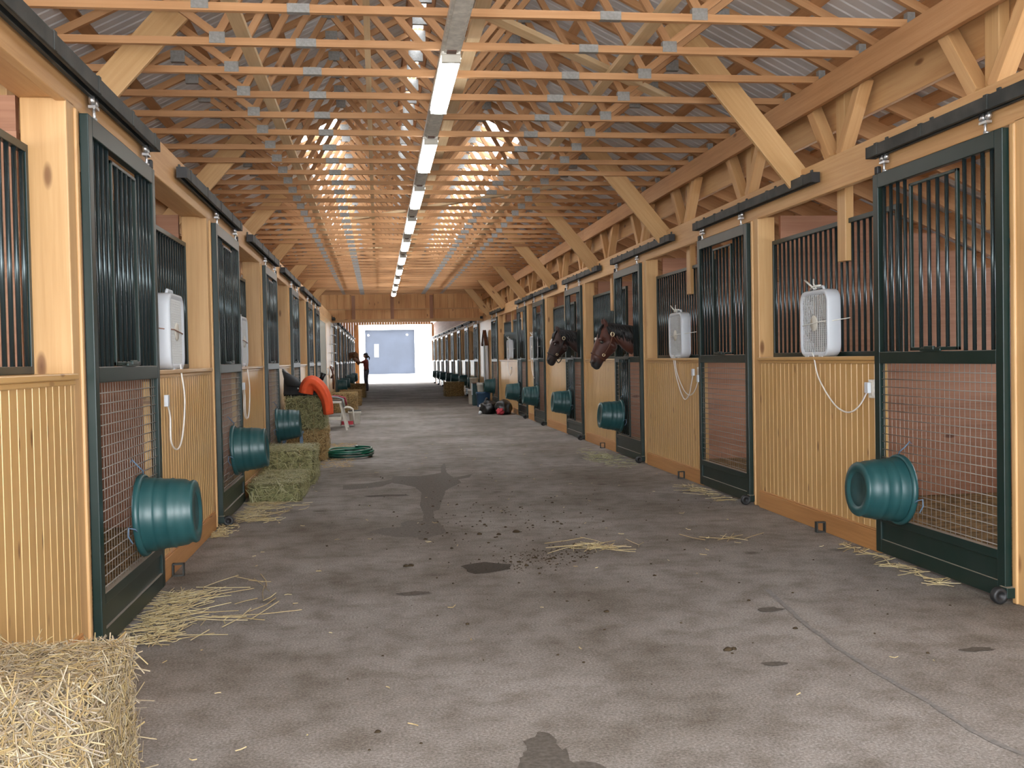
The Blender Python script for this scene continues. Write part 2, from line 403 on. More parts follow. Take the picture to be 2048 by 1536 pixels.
# far end wall with the big doorway, and the plank wall that closes the trussed half of the barn
YD = 31.3
mb = MB(); x = -6.3
while x < 7.2:
    x2 = x + .15; zt = (rz((x + x2) / 2) if abs((x + x2) / 2 - XC) < HALF else 2.9)
    z0 = 3.42 if -1.16 < x < 3.28 else 0
    mb.box(x, x2 - .005, Y1, Y1 + .03, z0, zt); x = x2
tag(mb.build('wall_back', 'gable'), 'end wall around the bright far doorway', 'wall', kind='structure')
mb = MB(); x = XC - HALF - .05; rnd = random.Random(2)
while x < XC + HALF:
    x2 = x + rnd.choice((.14, .19, .24)); zt = rz(max(XC - HALF, min(XC + HALF, (x + x2) / 2))) - .02
    mb.box(x, x2 - .012, YD, YD + .025, 2.86, min(zt, 3.33)); mb.box(x, x2 - .012, YD, YD + .025, 3.335, zt); mb.box(x + .03, x2 + .018, YD + .001, YD + .024, 2.5, 2.855); x = x2
mb.box(XC - HALF, XC + HALF, YD + .026, YD + .05, 2.5, 3.3)
tag(mb.build('wall_middle', 'gable'), 'orange plank wall across the aisle above the far end of the trusses', 'wall', kind='structure')
mb = MB()
mb.box(XC - HALF, XC + HALF, YD - .05, YD + .06, 2.47, 2.56); mb.box(XC - HALF, XC + HALF, YD - .03, YD, 2.84, 2.875)
tag(mb.build('trim_1', 'header'), 'wooden beam and girt along the plank wall', 'trim', kind='structure')
for i_, px_ in enumerate((-.68, .47, 1.65)):
    o = MB().box(px_ - .05, px_ + .05, YD - .045, YD - .001, 2.56, 3.27).build('trim_%d' % (i_ + 2), 'plank'); tag(o, 'dark stud on the plank wall, %s from the left' % nth(i_), 'trim', kind='structure')
mb = MB(); mb.box(WL, WL + .10, Y1 - .10, Y1 - .001, 0, 3.42); mb.box(3.20, 3.32, Y1 - .10, Y1 - .001, 0, 3.42)
tag(mb.build('trim_5', 'gable'), 'jambs of the bright far doorway', 'trim', kind='structure')

# header beams, girders
def header(side):
    x = WL if side < 0 else WR
    o = MB().box(x, x + side * .045, Y0, Y1, 2.44, 2.685); mbb = o; mbb.box(x + side * .05, x + side * (.20 if side < 0 else .09), Y0, Y1, 2.455, 2.66)
    ob = mbb.build('header_beam', 'header', bevel=.006)
    tag(ob, 'long wooden header beam over the %s row of stall doors' % ('left' if side < 0 else 'right'), 'beam', kind='structure')
header(-1); header(1)
for side in (-1, 1):
    gx = GIRD[0] if side < 0 else GIRD[1]
    mb = MB(); yy = Y0
    while yy < YD - .1:
        y2 = min(YD - .02, yy + 3.66); mb.box(gx - side * .105, gx - side * .065, yy + .002, y2 - .002, 3.085, 3.27); yy = y2
    tag(mb.build('girder_beam', 'truss', bevel=.004), 'long girder carrying the truss ends on the %s' % ('left' if side < 0 else 'right'), 'beam', kind='structure')
    mb = MB().box(gx + side * .075, gx + side * .115, Y0, YD - .02, 2.93, 3.20)
    tag(mb.build('ledger_beam', 'header', bevel=.004), 'outer ledger board behind the girder posts on the %s' % ('left' if side < 0 else 'right'), 'beam', kind='structure')

for side in (-1, 1):
    gx = GIRD[0] if side < 0 else GIRD[1]
    mb = MB().box(gx + side * .095, gx + side * .135, Y0, Y1, 3.13, 3.44)
    tag(mb.build('eave_beam', 'plank'), 'board closing the eave above the %s girder' % ('left' if side < 0 else 'right'), 'beam', kind='structure')
    mb = MB(); z = 2.69
    while z < 3.4: mb.box(gx + side * .02, gx + side * .05, YD + .07, Y1 - .001, z, z + .145); z += .148
    tag(mb.build('wall_%s' % ('left' if side < 0 else 'right'), 'plank'), 'boards above the far header on the %s' % ('left' if side < 0 else 'right'), 'wall', kind='structure')

# ------------------------------------------------------------------ roof trusses
def truss_proto(detail):
    t = empty('roof_truss')
    def part(name, segs, mat='truss'):
        mb = MB()
        for s_ in segs: mb.beam(*s_)
        return mb.build(name, mat, t)
    T = .038
    L, Rr = (XC - HALF, 0, CH_Z + .023), (XC + HALF, 0, CH_Z + .023)
    pk = (XC, 0, rz(XC) - .09)
    off = .09 / 2
    def rp(x, d=.10): return (x, 0, rz(x) - d)
    chord = [(L, Rr, T, .046, (0, 1, 0))]
    rafL = [((XC - HALF - .1, 0, rz(XC - HALF - .1) - .070), (XC, 0, rz(XC) - .070), T, .054, (0, 1, 0))]
    rafR = [((XC + HALF + .1, 0, rz(XC + HALF + .1) - .070), (XC, 0, rz(XC) - .070), T, .054, (0, 1, 0))]
    webs = []
    for s_ in (-1, 1):
        b = (XC + s_ * 1.44, 0, CH_Z + .06); c = (XC + s_ * .02, 0, CH_Z + .06)
        webs += [[(b, rp(XC + s_ * 2.02), T, .048, (0, 1, 0))], [(b, rp(XC + s_ * .86), T, .048, (0, 1, 0))], [(c, rp(XC + s_ * .86), T, .048, (0, 1, 0))]]
    plates = []
    for x, wdt in ((-1.44, .095), (1.44, .095), (-.90, .125), (.90, .125)):
        plates.append((XC + x, CH_Z + (.045 if wdt < .12 else .024), wdt, .07 if wdt < .12 else .05))
    for s_ in (-1, 1):
        plates.append((XC + s_ * (HALF - .05), CH_Z + .055, .05, .07))
        plates.append((XC + s_ * .86, rz(XC + .86) - .12, .11, .09)); plates.append((XC + s_ * 2.02, rz(XC + 2.02) - .12, .11, .09))
    plates.append((XC, rz(XC) - .15, .16, .14))
    if detail:
        part('bottom_chord', chord); part('top_chord', rafL); part('top_chord', rafR)
        for w_ in webs: part('web', w_)
        for (x, z, a, b) in plates:
            MB().box(x - a / 2, x + a / 2, -T / 2 - .0035, T / 2 + .0035, z - b / 2, z + b / 2).build('nail_plate', 'plate', t)
    return t
TY0, TSP = 5.99 - 2 * .637, .637
n_tr = int((YD - .25 - TY0) / TSP) + 1
pA = truss_proto(True)
LY0, LSP, LLEN, NL = 6.50, 2.47, 1.40, 10
def truss_label(i):
    y_ = TY0 + TSP * i
    if i < 2: return None
    k = int((y_ - LY0) // LSP)
    if k < 0: return 'wooden roof truss nearest the camera, above the top edge of the first ceiling lamp'
    if k < NL:
        j = [q for q in range(2, n_tr) if int((TY0 + TSP * q - LY0) // LSP) == k].index(i)
        return 'wooden roof truss, %s beyond the near end of the %s ceiling lamp' % (nth(j), nth(k))
    return 'small distant wooden roof truss beyond the last ceiling lamp'
usedA = False
for i in range(n_tr):
    y_ = TY0 + TSP * i; lb = truss_label(i)
    if lb is None: lb = 'wooden roof truss just overhead of the camera view'
    o = pA if not usedA else dup(pA); usedA = True
    o.location = (0, y_, 0); tag(o, lb, 'truss', 'roof trusses over the aisle')

# purlins along the roof
for side in (-1, 1):
    for k, d in enumerate((.10, .70, 1.30, 1.90, 2.45, 2.88)):
        x = XC + side * d; z = rz(x) - .022
        o = MB().beam((x, Y0, z), (x, Y1, z), .085, .036, (1, 0, -side * SL)).build('roof_purlin', 'truss')
        tag(o, 'long roof purlin on the %s slope, %s down from the ridge' % ('left' if side < 0 else 'right', nth(k)), 'purlin', 'purlins under the roof sheet')
# long bracing runners laid on the bottom chords
for x, lab in ((-.80, 'long runner board on the truss chords left of the lamps'), (-.02, 'thin runner board just left of the lamp row'), (.66, 'pale runner board just right of the lamp row'), (1.76, 'long runner board on the truss chords right of the lamps')):
    o = MB().beam((x, 4.2, CH_Z + .11), (x, YD - .1, CH_Z + .11), .085 if x != -.02 else .04, .036, (1, 0, 0)).build('brace_runner', 'pale'); tag(o, lab, 'brace', 'runner boards on the trusses')
for p, q, lab in (((.70, 6.35, 3.42), (2.40, 8.3, 3.42), 'pale diagonal board lying across the nearest trusses on the right'),
                  ((-.3, 15.6, 3.42), (2.4, 12.4, 3.42), 'thin pale diagonal board across the trusses further along'),
                  ((.1, 19.5, 3.42), (-1.9, 22.5, 3.42), 'thin pale diagonal board across distant trusses on the left')):
    o = MB().beam(p, q, .085, .036).build('diagonal_brace', 'pale'); tag(o, lab, 'brace')

# knee braces at the posts
kr = MB().beam((3.20, 0, 2.60), (2.22, 0, 3.78), .038, .19, (0, 1, 0)).build('knee_brace', 'pine', bevel=.004)
kl = MB().beam((-2.25, 0, 2.44), (-1.12, 0, 3.72), .038, .19, (0, 1, 0)).build('knee_brace', 'pine', bevel=.004)
for side, pr, y0_ in ((1, kr, 7.5), (-1, kl, 6.92)):
    k = 0; y_ = y0_
    while y_ < YD - .6:
        o = pr if k == 0 else dup(pr)
        o.location = (0, y_, 0); tag(o, '%s slanting knee brace from the camera along the %s beam' % (nth(k), 'left' if side < 0 else 'right'), 'brace', 'knee braces along the %s side' % ('left' if side < 0 else 'right'))
        k += 1; y_ += MOD
# girder posts with V struts on the right, plain posts on the left
gp = empty('girder_post')
MB().box(GIRD[1] + .005, GIRD[1] + .07, -.065, .065, 1.95, 3.24).build('post', 'pine', gp, bevel=.005)
for s_ in (-1, 1):
    MB().beam((GIRD[1] - .01, s_ * .08, 2.69), (GIRD[1] - .01, s_ * .42, 3.14), .09, .085, (1, 0, 0)).build('strut', 'header', gp, bevel=.004)
k = 0; y_ = 5.2
while y_ < YD - .4:
    o = gp if k == 0 else dup(gp)
    o.location = (0, y_, 0)
    tag(o, ('%s short V braced post from the camera on the right header beam' % nth(k)) if k < 12 else 'tiny distant V braced post on the right header beam', 'post', 'V braced posts under the right girder'); k += 1; y_ += 1.83
for k in range(7):
    o = MB().box(GIRD[0] - .06, GIRD[0] + .06, 6.84 + MOD * k, 6.99 + MOD * k, .036, 3.24).build('girder_post', 'pine', bevel=.005); tag(o, '%s tall post from the camera inside the left stalls, under the girder' % nth(k), 'post', 'tall posts inside the left stalls')
# lean-to rafters
ra = MB().beam((GIRD[1] + .12, 0, LT0 - .115), (GIRD[1] + LTD + .05, 0, LT0 - .115 - (LTD - .07) * LTS), .04, .17, (0, 1, 0)).build('lean_to_rafter', 'truss')
tag(ra, 'sloping rafter in the even row over the right stalls', 'rafter', 'rafters over the right stalls')
la = MB().beam((GIRD[0] - .12, 0, LT0 - .115), (GIRD[0] - LTD - .05, 0, LT0 - .115 - (LTD - .07) * LTS), .04, .17, (0, 1, 0)).build('lean_to_rafter', 'truss')
tag(la, 'sloping rafter in the row over the left stalls', 'rafter', 'rafters over the left stalls')
for pr, end in ((ra, 45.), (la, 20.)):
    y_ = 3.0; first = True
    while y_ < end:
        o = pr if first else dup(pr); first = False; o.location = (0, y_, 0); y_ += .61
for side in (1,):
    for k in range(5):
        x = GIRD[1] + .45 + k * .62; z = LT0 - .024 - (x - GIRD[1] - .1) * LTS
        o = MB().beam((x, Y0, z), (x, Y1, z), .085, .03, (1, 0, -LTS)).build('lean_to_purlin', 'truss'); tag(o, 'lean-to purlin over the right stalls, %s out from the girder' % nth(k), 'purlin', 'lean-to purlins')

# ------------------------------------------------------------------ fluorescent strip
o = MB(); o.box(XC - .062, XC + .062, 4.4, LY0 + LSP * (NL - 1) + 1.5, CH_Z - .045, CH_Z - .002); o.box(XC - .045, XC + .045, 4.4, LY0 + LSP * (NL - 1) + 1.5, CH_Z - .055, CH_Z - .045)
tag(o.build('wiring_channel', 'galv', bevel=.006), 'long galvanized channel carrying the row of ceiling lamps', 'channel')
lt = empty('fluorescent_light')
MB().box(-.058, .058, 0, LLEN, -.055, -.03 + .028).build('housing', 'galv', lt)
mb = MB(); prof = [(-.06, 0), (-.064, -.018), (-.052, -.040), (-.025, -.052), (.025, -.052), (.052, -.040), (.064, -.018), (.06, 0)]
mb.loft([[(a, .03, b - .05) for a, b in prof], [(a, LLEN - .03, b - .05) for a, b in prof]])
mb.build('diffuser', 'lamp', lt)
for yy in (.0, LLEN - .03): MB().box(-.06, .06, yy, yy + .03, -.10, -.05).build('end_cap', 'offwhite', lt)
MB().box(-.03, .03, -.06, 0, -.05, -.03).build('junction_clip', 'brownleather', lt)
for k in range(NL):
    o = lt if k == 0 else dup(lt)
    o.location = (XC, LY0 + LSP * k, CH_Z - .012)
    tag(o, 'lit fluorescent ceiling lamp, %s in the row from the camera' % nth(k), 'lamp', 'row of fluorescent ceiling lamps')

# ------------------------------------------------------------------ stall doors
def bars_obj(r, z0, z1): return MB().tube([(0, 0, z0), (0, 0, z1)], r, 10)
bar_mesh = bars_obj(.0115, 1.295, 2.335).mesh('bar', 'bar'); bar_short = bars_obj(.0115, 1.36, 2.27).mesh('bar', 'bar')
def ob(name, me, parent, loc=(0, 0, 0)):
    o = bpy.data.objects.new(name, me); C.objects.link(o); o.parent = parent; o.location = loc; return o
T0 = .040                                                        # door thickness
def door_proto(side):
    """local frame: y along the aisle from the near edge, x = 0 at the aisle face, body goes to x = side * T0"""
    d = empty('sliding_stall_door'); s = side; X0, X1 = 0, s * T0
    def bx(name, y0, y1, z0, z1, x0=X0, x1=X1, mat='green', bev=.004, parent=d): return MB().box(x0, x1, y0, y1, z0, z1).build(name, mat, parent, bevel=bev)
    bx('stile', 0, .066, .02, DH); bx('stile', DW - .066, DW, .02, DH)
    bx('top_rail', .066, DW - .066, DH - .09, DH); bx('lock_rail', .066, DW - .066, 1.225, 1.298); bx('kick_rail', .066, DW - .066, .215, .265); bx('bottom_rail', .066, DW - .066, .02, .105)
    bx('kick_panel', .066, DW - .066, .10, .22, s * .014, s * .03, bev=0)
    mb = MB(); xm = s * .020
    z = .285
    while z < 1.225: mb.tube([(xm - s * .004, .06, z), (xm - s * .004, DW - .06, z)], .0028, 5); z += .0495
    yy = .085
    while yy < DW - .07: mb.tube([(xm + s * .002, yy, .25), (xm + s * .002, yy, 1.24)], .0017, 5); yy += .0505
    mb.build('wire_mesh', 'wire', d)
    for u in (.115, .20, .285, .37): ob('bar', bar_mesh, d, (s * .02, u, 0))
    for u in (DW - .37, DW - .285, DW - .20, DW - .115): ob('bar', bar_mesh, d, (s * .02, u, 0))
    g = MB(); ga, gb = .43, DW - .43
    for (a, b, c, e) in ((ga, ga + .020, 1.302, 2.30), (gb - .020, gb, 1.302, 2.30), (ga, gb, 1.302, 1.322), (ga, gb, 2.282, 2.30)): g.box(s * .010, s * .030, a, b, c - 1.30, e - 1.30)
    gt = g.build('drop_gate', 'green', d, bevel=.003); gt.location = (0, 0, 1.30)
    gbm = bars_obj(.0115, .02, .985).mesh('bar', 'bar')
    for k in range(4): ob('bar', gbm, gt, (s * .019, ga + .022 + (gb - ga - .044) * (k + 1) / 5, 0))
    lt_ = MB(); lt_.box(-s * .012, s * .0, DW / 2 - .11, DW / 2 + .11, 1.298, 1.315); lt_.box(-s * .02, -s * .004, DW / 2 - .05, DW / 2 + .05, 1.305, 1.328); lt_.build('latch', 'green', d, bevel=.003)
    for u in (.17, DW - .12):
        h = MB(); h.tube([(s * .018, u, DH - .01), (s * .018, u, DH + .075)], .008, 8); h.box(s * .002, s * .034, u - .035, u + .035, DH + .055, DH + .068); h.tube([(s * .018, u - .014, DH), (s * .018, u - .014, DH + .012)], .018, 6)
        hr = h.build('roller_hanger', 'zinc', d)
        q = MB()
        for v in (-.024, .024): q.lathe([(.0, -.012), (.020, -.012), (.024, 0), (.020, .012), (0, .012)], (s * .018, u + v, DH + .092), 'x', 12)
        q.build('roller_wheel', 'zinc', hr)
    st = MB().box(s * .002, s * .03, DW - .06, DW - .02, DH, DH + .05); st.build('rubber_stop', 'black', d, bevel=.006)
    wb = MB().box(-s * .012, s * .05, -.035, .035, .03, .085); wbo = wb.build('guide_bracket', 'green', d, bevel=.004)
    wl = MB().lathe([(0, -.008), (.016, -.008), (.018, -.02), (.036, -.022), (.042, -.014), (.042, .014), (.036, .022), (.018, .02), (.016, .008), (0, .008)], (-s * .040, -.012, .045), 'y', 20); wl.build('guide_wheel', 'black', wbo)
    return d
def hang_down(d):
    for g in child(d, 'drop_gate'):
        g.rotation_euler = (0, math.pi, 0); g.location = (-d['side'] * .012, 0, 1.285)
dL, dR = door_proto(-1), door_proto(1); dL['side'] = -1; dR['side'] = 1
DLAB = {('R', 0): 'dark green sliding stall door at the right edge of the photo, with a teal tub', ('R', 1): 'second green stall door on the right, without a tub',
        ('R', 2): 'third green stall door on the right, with the nearer bay horse looking out', ('R', 3): 'fourth green stall door on the right, with the darker horse looking out',
        ('L', 0): 'dark green sliding stall door nearest the camera on the left', ('L', 1): 'second green stall door on the left, beside the low hay bale', ('L', 2): 'third green stall door on the left, beside the tall hay stack'}
def door_label(s, k):
    return DLAB.get((s, k)) or '%s green stall door from the camera on the %s side' % (nth(k), 'left' if s == 'L' else 'right')
OPEN_R = (2, 3, 4, 5, 9, 11); OPEN_L = (8, 10)
for s, lst, pr, X, opn in (('L', LD, dL, XL, OPEN_L), ('R', RD, dR, XR, OPEN_R)):
    ds = []
    for k, y_ in enumerate(lst):
        o = pr if k == 0 else dup(pr)
        o.location = (X, y_, 0); tag(o, door_label(s, k), 'stall door', 'sliding stall doors on the %s' % ('left' if s == 'L' else 'right')); ds.append(o)
    for k in opn: hang_down(ds[k])
# tracks
def track_proto(side):
    s = side; t = empty('door_track'); L = 2.80
    mb = MB(); mb.box(-s * .028, s * .028, 0, L, .062, .072); mb.box(-s * .034, -s * .027, 0, L, 0, .072); mb.box(s * .027, s * .034, 0, L, 0, .072); mb.box(-s * .027, -s * .012, 0, L, 0, .006); mb.box(s * .012, s * .027, 0, L, 0, .006)
    mb.build('rail_box', 'track', t, bevel=.004)
    for yy in (.15, .85, 1.5, 2.15, 2.68):
        b = MB(); b.box(-s * .037, s * .045, yy - .018, yy + .018, .07, .078); b.box(-s * .038, -s * .033, yy - .018, yy + .018, .0, .078); b.box(s * .036, s * .048, yy - .015, yy + .015, .07, .115); b.build('bracket', 'track', t, bevel=.002)
    for yy in (-.012, L): MB().box(-s * .034, s * .034, yy, yy + .012, .0, .072).build('end_cap', 'black', t)
    return t
tL, tR = track_proto(-1), track_proto(1)
for s, lst, pr, X in (('L', LD, tL, WL + .050), ('R', RD, tR, WR - .050)):
    for k, y_ in enumerate(lst):
        o = pr if k == 0 else dup(pr)
        o.location = (X, y_ + DW - 2.80, 2.53); tag(o, 'black overhead door track, %s from the camera on the %s side' % (nth(k), 'left' if s == 'L' else 'right'), 'track', 'door tracks')

# ------------------------------------------------------------------ stall fronts: posts, beadboard panels, bar grilles, partitions
def bead_panel(side, L, parent, z0=.14, z1=1.245):
    """vertical tongue-and-groove boards; local y 0..L, face at x = 0"""
    mb = MB(); s = side; pts = []; yy = 0; W = .083
    while yy < L - .001:
        e = min(L, yy + W)
        if e - yy < .03: pts += [(yy, 0, 0), (e, 0, 0)]
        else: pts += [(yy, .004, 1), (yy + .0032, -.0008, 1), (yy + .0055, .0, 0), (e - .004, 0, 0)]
        yy = e
    pts.append((L, .0, 0))
    N = len(pts); vs = []; fs = []; uvs = []; off = {}; mi = []
    for (a, d, q) in pts: vs += [(s * d, a, z0), (s * d, a, z1)]
    for i in range(N - 1):
        b = int((pts[i][0] + 1e-4) / W)
        if b not in off: off[b] = (random.uniform(0, 50), random.uniform(0, 50))
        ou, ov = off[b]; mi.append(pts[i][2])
        fs.append((2 * i, 2 * i + 2, 2 * i + 3, 2 * i + 1) if s > 0 else (2 * i, 2 * i + 1, 2 * i + 3, 2 * i + 2))
        a0, a1 = pts[i][0], pts[i + 1][0]
        q = [(ou, ov + a0), (ou, ov + a1), (ou + z1 - z0, ov + a1), (ou + z1 - z0, ov + a0)]
        uvs.append(q if s > 0 else [q[0], q[3], q[2], q[1]])
    mb._add(vs, fs, uvs)
    mb.box(s * .012, s * .05, 0, L, z0, z1)
    o = mb.build('beadboard', 'bead', parent, fix=False); o.data.materials.append(M['bead_highlight'])
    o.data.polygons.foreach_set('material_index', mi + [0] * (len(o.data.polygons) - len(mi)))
    return o
def panel(side, y0, y1, near, label):
    L = y1 - y0; s = side; X = WL if s < 0 else WR
    p = empty('stall_front_panel', (X, y0, 0))
    bead_panel(s, L, p)
    c = MB(); c.box(-s * .022, s * (.20 if s < 0 else .165), 0, L, 1.245, 1.272); c.box(-s * .010, s * .0, 0, L, 1.222, 1.245); c.build('cap_rail', 'bead', p, bevel=.006)
    b = MB(); b.box(-s * .018, s * .02, 0, L, 0.0, .135); b.box(-s * .012, s * .01, 0, L, .135, .146); b.build('baseboard', 'base', p, bevel=.004)
    gx = s * (.175 if s < 0 else .14)
    f = MB(); f.box(gx - .016, gx + .016, 0, L, 1.272, 1.305); f.box(gx - .016, gx + .016, 0, L, 2.215, 2.25); f.box(gx - .016, gx + .016, 0, .03, 1.3, 2.22); f.box(gx - .016, gx + .016, L - .03, L, 1.3, 2.22)
    f.build('grille_frame', 'green', p, bevel=.003)
    n = max(2, round(L / .088)); us = [L * (k + .5) / n for k in range(n)]
    if near:
        bm_ = bars_obj(.0105, 1.29, 2.23).mesh('bar', 'bar')
        for u in us: ob('bar', bm_, p, (gx, u, 0))
    else:
        m_ = MB()
        for u in us: m_.tube([(gx, u, 1.29), (gx, u, 2.23)], .0105, 6)
        m_.build('bar_grille', 'bar', p)
    tag(p, label, 'stall front', 'varnished stall front panels')
    return p
def wood_post(side, y1, label):
    """post with its far face at y1 next to a door"""
    s = side; X = WL if s < 0 else WR; dep = .19 if s < 0 else .15
    p = empty('wooden_post', (X, y1, 0))
    MB().box(s * .0, s * dep, -.15, -.028, 0, 2.455).build('post', 'pine', p, bevel=.006)
    MB().box(-s * .012, s * .02, -.042, -.004, 0, 2.44).build('edge_trim', 'pine', p, bevel=.008)
    tag(p, label, 'post', 'wooden door posts')
def partition(side, y, label):
    s = side; xa = (WL if s < 0 else WR) + s * .22; gx = (GIRD[0] if s < 0 else GIRD[1]) + s * .1
    mb = MB(); z = .04
    while z < 2.42:
        xb = gx + s * max(.2, min(LTD - .06, (LT0 - .23 - z - .148) / LTS)); t_ = .02 if int(round(z / .152)) % 2 else .017
        mb.box(xa, xb, y - t_, y + t_, z, z + .152); z += .152
    tag(mb.build('stall_partition', 'plank'), label, 'partition', 'plank stall partitions')
sd = {'L': 'left', 'R': 'right'}
for s, lst, side in (('L', LD, -1), ('R', RD, 1)):
    prev = 1.2
    for k, y_ in enumerate(lst):
        wood_post(side, y_ - .004, 'pine post beside the %s stall door on the %s' % (nth(k), sd[s]))
        special = (s == 'L' and k == 6) or (s == 'R' and k == 7)
        if y_ - .155 - prev > .15 and not special:
            if k == 0: lab = 'varnished beadboard stall front %s' % ('in the near left corner' if s == 'L' else 'at the right edge, before the first door')
            else: lab = 'varnished beadboard stall front between the %s and %s doors on the %s' % (nth(k - 1), nth(k), sd[s])
            panel(side, prev + .004, y_ - .155, k <= 4, lab)
        partition(side, y_ - .09 if not special else y_ - .09, 'plank partition behind the post of the %s %s stall door' % (nth(k), sd[s]))
        if s == 'R' and k == 0:
            pass
        prev = y_ + DW
    panel(side, prev + .004, Y1 - .02, False, 'last stall front before the far doorway on the %s' % sd[s])
# the stretch of full height boarding on each side past the sixth / seventh doors
def tall_boards(side, y0, y1, label, z0=0, z1=2.44):
    s = side; X = WL if s < 0 else WR
    p = empty('board_wall', (X, y0, 0)); bead_panel(s, y1 - y0, p, .14, z1)
    MB().box(-s * .018, s * .02, 0, y1 - y0, 0, .135).build('baseboard', 'base', p, bevel=.004)
    tag(p, label, 'board wall'); return p
tall_boards(-1, 26.6, 31.7, 'full height varnished boarding past the grey door on the left')
tall_boards(1, 28.7, 32.42, 'full height varnished boarding past the seventh door on the right')
g = empty('feed_room_door', (WL, 23.4, 0))
MB().box(.02, -.03, .35, 3.0, .02, 2.27).build('door_leaf', 'greydoor', g, bevel=.006)
mb = MB(); mb.box(.025, -.05, .25, .35, 0, 2.40); mb.box(.025, -.05, 3.0, 3.1, 0, 2.40); mb.box(.025, -.05, .25, 3.1, 2.27, 2.42); mb.build('door_frame', 'pine', g, bevel=.006)
mb = MB(); mb.tube([(.05, 2.75, .98), (.075, 2.75, 1.0), (.075, 2.75, 1.12), (.05, 2.75, 1.14)], .012, 8); mb.build('handle', 'zinc', g)
tag(g, 'plain grey door in the left wall, taller than the stall fronts beside it', 'door')
b = empty('peaked_board', (WR - .055, 30.1, 0))
mb = MB(); mb.box(-.012, .03, -.34, .34, .55, 1.72); mb.build('panel', 'greydoor', b)
mb = MB(); mb.box(-.03, .03, -.40, -.30, .5, 1.75); mb.box(-.03, .03, .30, .40, .5, 1.75); mb.build('side_trim', 'white', b, bevel=.004)
mb = MB(); mb._add([(-.04, -.46, 1.74), (-.04, .46, 1.74), (-.04, 0, 2.1), (.03, -.46, 1.74), (.03, .46, 1.74), (.03, 0, 2.1)], [(0, 1, 2), (5, 4, 3), (0, 3, 4, 1), (1, 4, 5, 2), (2, 5, 3, 0)]); mb.build('gable_board', 'white', b)
mb = MB(); mb.beam((-.03, -.52, 1.70), (-.03, .02, 2.14), .10, .03, (1, 0, 0)); mb.beam((-.03, .52, 1.70), (-.03, -.02, 2.14), .10, .03, (1, 0, 0)); mb.build('gable_trim', 'brownleather', b)
tag(b, 'tall white board with a peaked top on the right wall', 'board')

# ------------------------------------------------------------------ teal tubs hung on the doors
def tub_proto(side):
    """axis along x; rim at x = 0 against the door, bottom towards the aisle"""
    s = -side; t = empty('feed_tub'); D = .285
    prof = [(.160, D - .03), (.166, D - .012), (.160, D), (.112, D + .002), (.106, D - .012), (0, D - .014)]
    body = [(.196, .03), (.193, .05), (.193, .075), (.188, .085), (.187, .095), (.190, .105), (.183, .12), (.181, .16), (.184, .17), (.178, .18), (.177, .20), (.172, .235)]
    MB().lathe(body + prof, (0, 0, 0), 'x', 40, s).build('bucket', 'tub', t)
    MB().lathe([(.196, .0), (.212, .0), (.216, .008), (.215, .022), (.206, .034), (.196, .032), (.192, .02), (.196, 0)], (0, 0, 0), 'x', 40, s).build('rim', 'tub', t)
    MB().lathe([(.185, .034), (.150, D - .028), (0, D - .03)], (0, 0, 0), 'x', 32, s).build('inside', 'tubin', t)
    MB().lathe([(.104, D - .010), (.060, D - .008), (.056, D - .011), (0, D - .011)], (0, 0, 0), 'x', 32, s).build('base_disc', 'tubin', t)
    mb = MB(); mb.tube([(s * .02, .01, .205), (s * .03, -.03, .235), (s * .012, -.06, .265), (-s * .012, -.07, .30), (-s * .02, -.075, .285)], .004, 6); mb.tube([(s * .02, -.20, -.06), (s * .015, -.225, -.04), (-s * .012, -.24, -.03), (-s * .018, -.235, -.07), (s * .0, -.23, -.11)], .004, 6)
    mb.build('snap_hook', 'bluesteel', t)
    return t
bL, bR = tub_proto(-1), tub_proto(1)
used = {'L': False, 'R': False}
TUBS = [('L', 0, .80, .515), ('L', 1, .64, .555), ('L', 2, .86, .53), ('R', 0, 1.05, .455), ('R', 2, .86, .53), ('R', 3, .83, .56), ('R', 4, .62, .55), ('R', 5, .9, .55), ('R', 6, .7, .56)] + [('L', k, .7, .55) for k in range(6, 12)] + [('R', k, .7, .55) for k in range(7, 14)]
for s, k, u, z in TUBS:
    pr = bL if s == 'L' else bR; o = pr if not used[s] else dup(pr); used[s] = True
    op = k in (OPEN_L if s == 'L' else OPEN_R); X = XL + .003 + .042 * op if s == 'L' else XR - .003 - .042 * op
    o.location = (X, (LD if s == 'L' else RD)[k] + u, z); o.rotation_euler = (R(random.uniform(0, 360)) if k > 4 else 0, R((-4 if s == 'L' else 4) * (1 if k else .6)), 0)
    tag(o, 'teal plastic tub hung on the %s stall door on the %s' % (nth(k), sd[s]), 'tub', 'teal tubs hung on the doors')
# tub-free brackets at the foot of the boards
gb_ = empty('floor_bracket'); mb = MB(); mb.box(-.035, -.027, -.02, .02, .0, .078); mb.box(.027, .035, -.02, .02, .0, .078); mb.box(-.035, .035, -.02, .02, .0, .008); mb.box(-.035, .035, -.02, .02, .070, .078); mb.build('loop', 'track', gb_)
for i, (x, yy, lab) in enumerate(((WR - .05, 7.1, 'small dark loop bracket at the foot of the right wall below the first fan'), (WR - .05, 10.55, 'small dark loop bracket at the foot of the right wall below the second fan'), (WR - .05, 14.4, 'small dark loop bracket at the foot of the right wall past the nearer horse'), (WL + .055, 6.55, 'small dark loop bracket at the foot of the left wall by the first tub'))):
    o = gb_ if i == 0 else dup(gb_); o.location = (x, yy, 0); tag(o, lab, 'bracket', 'floor brackets')

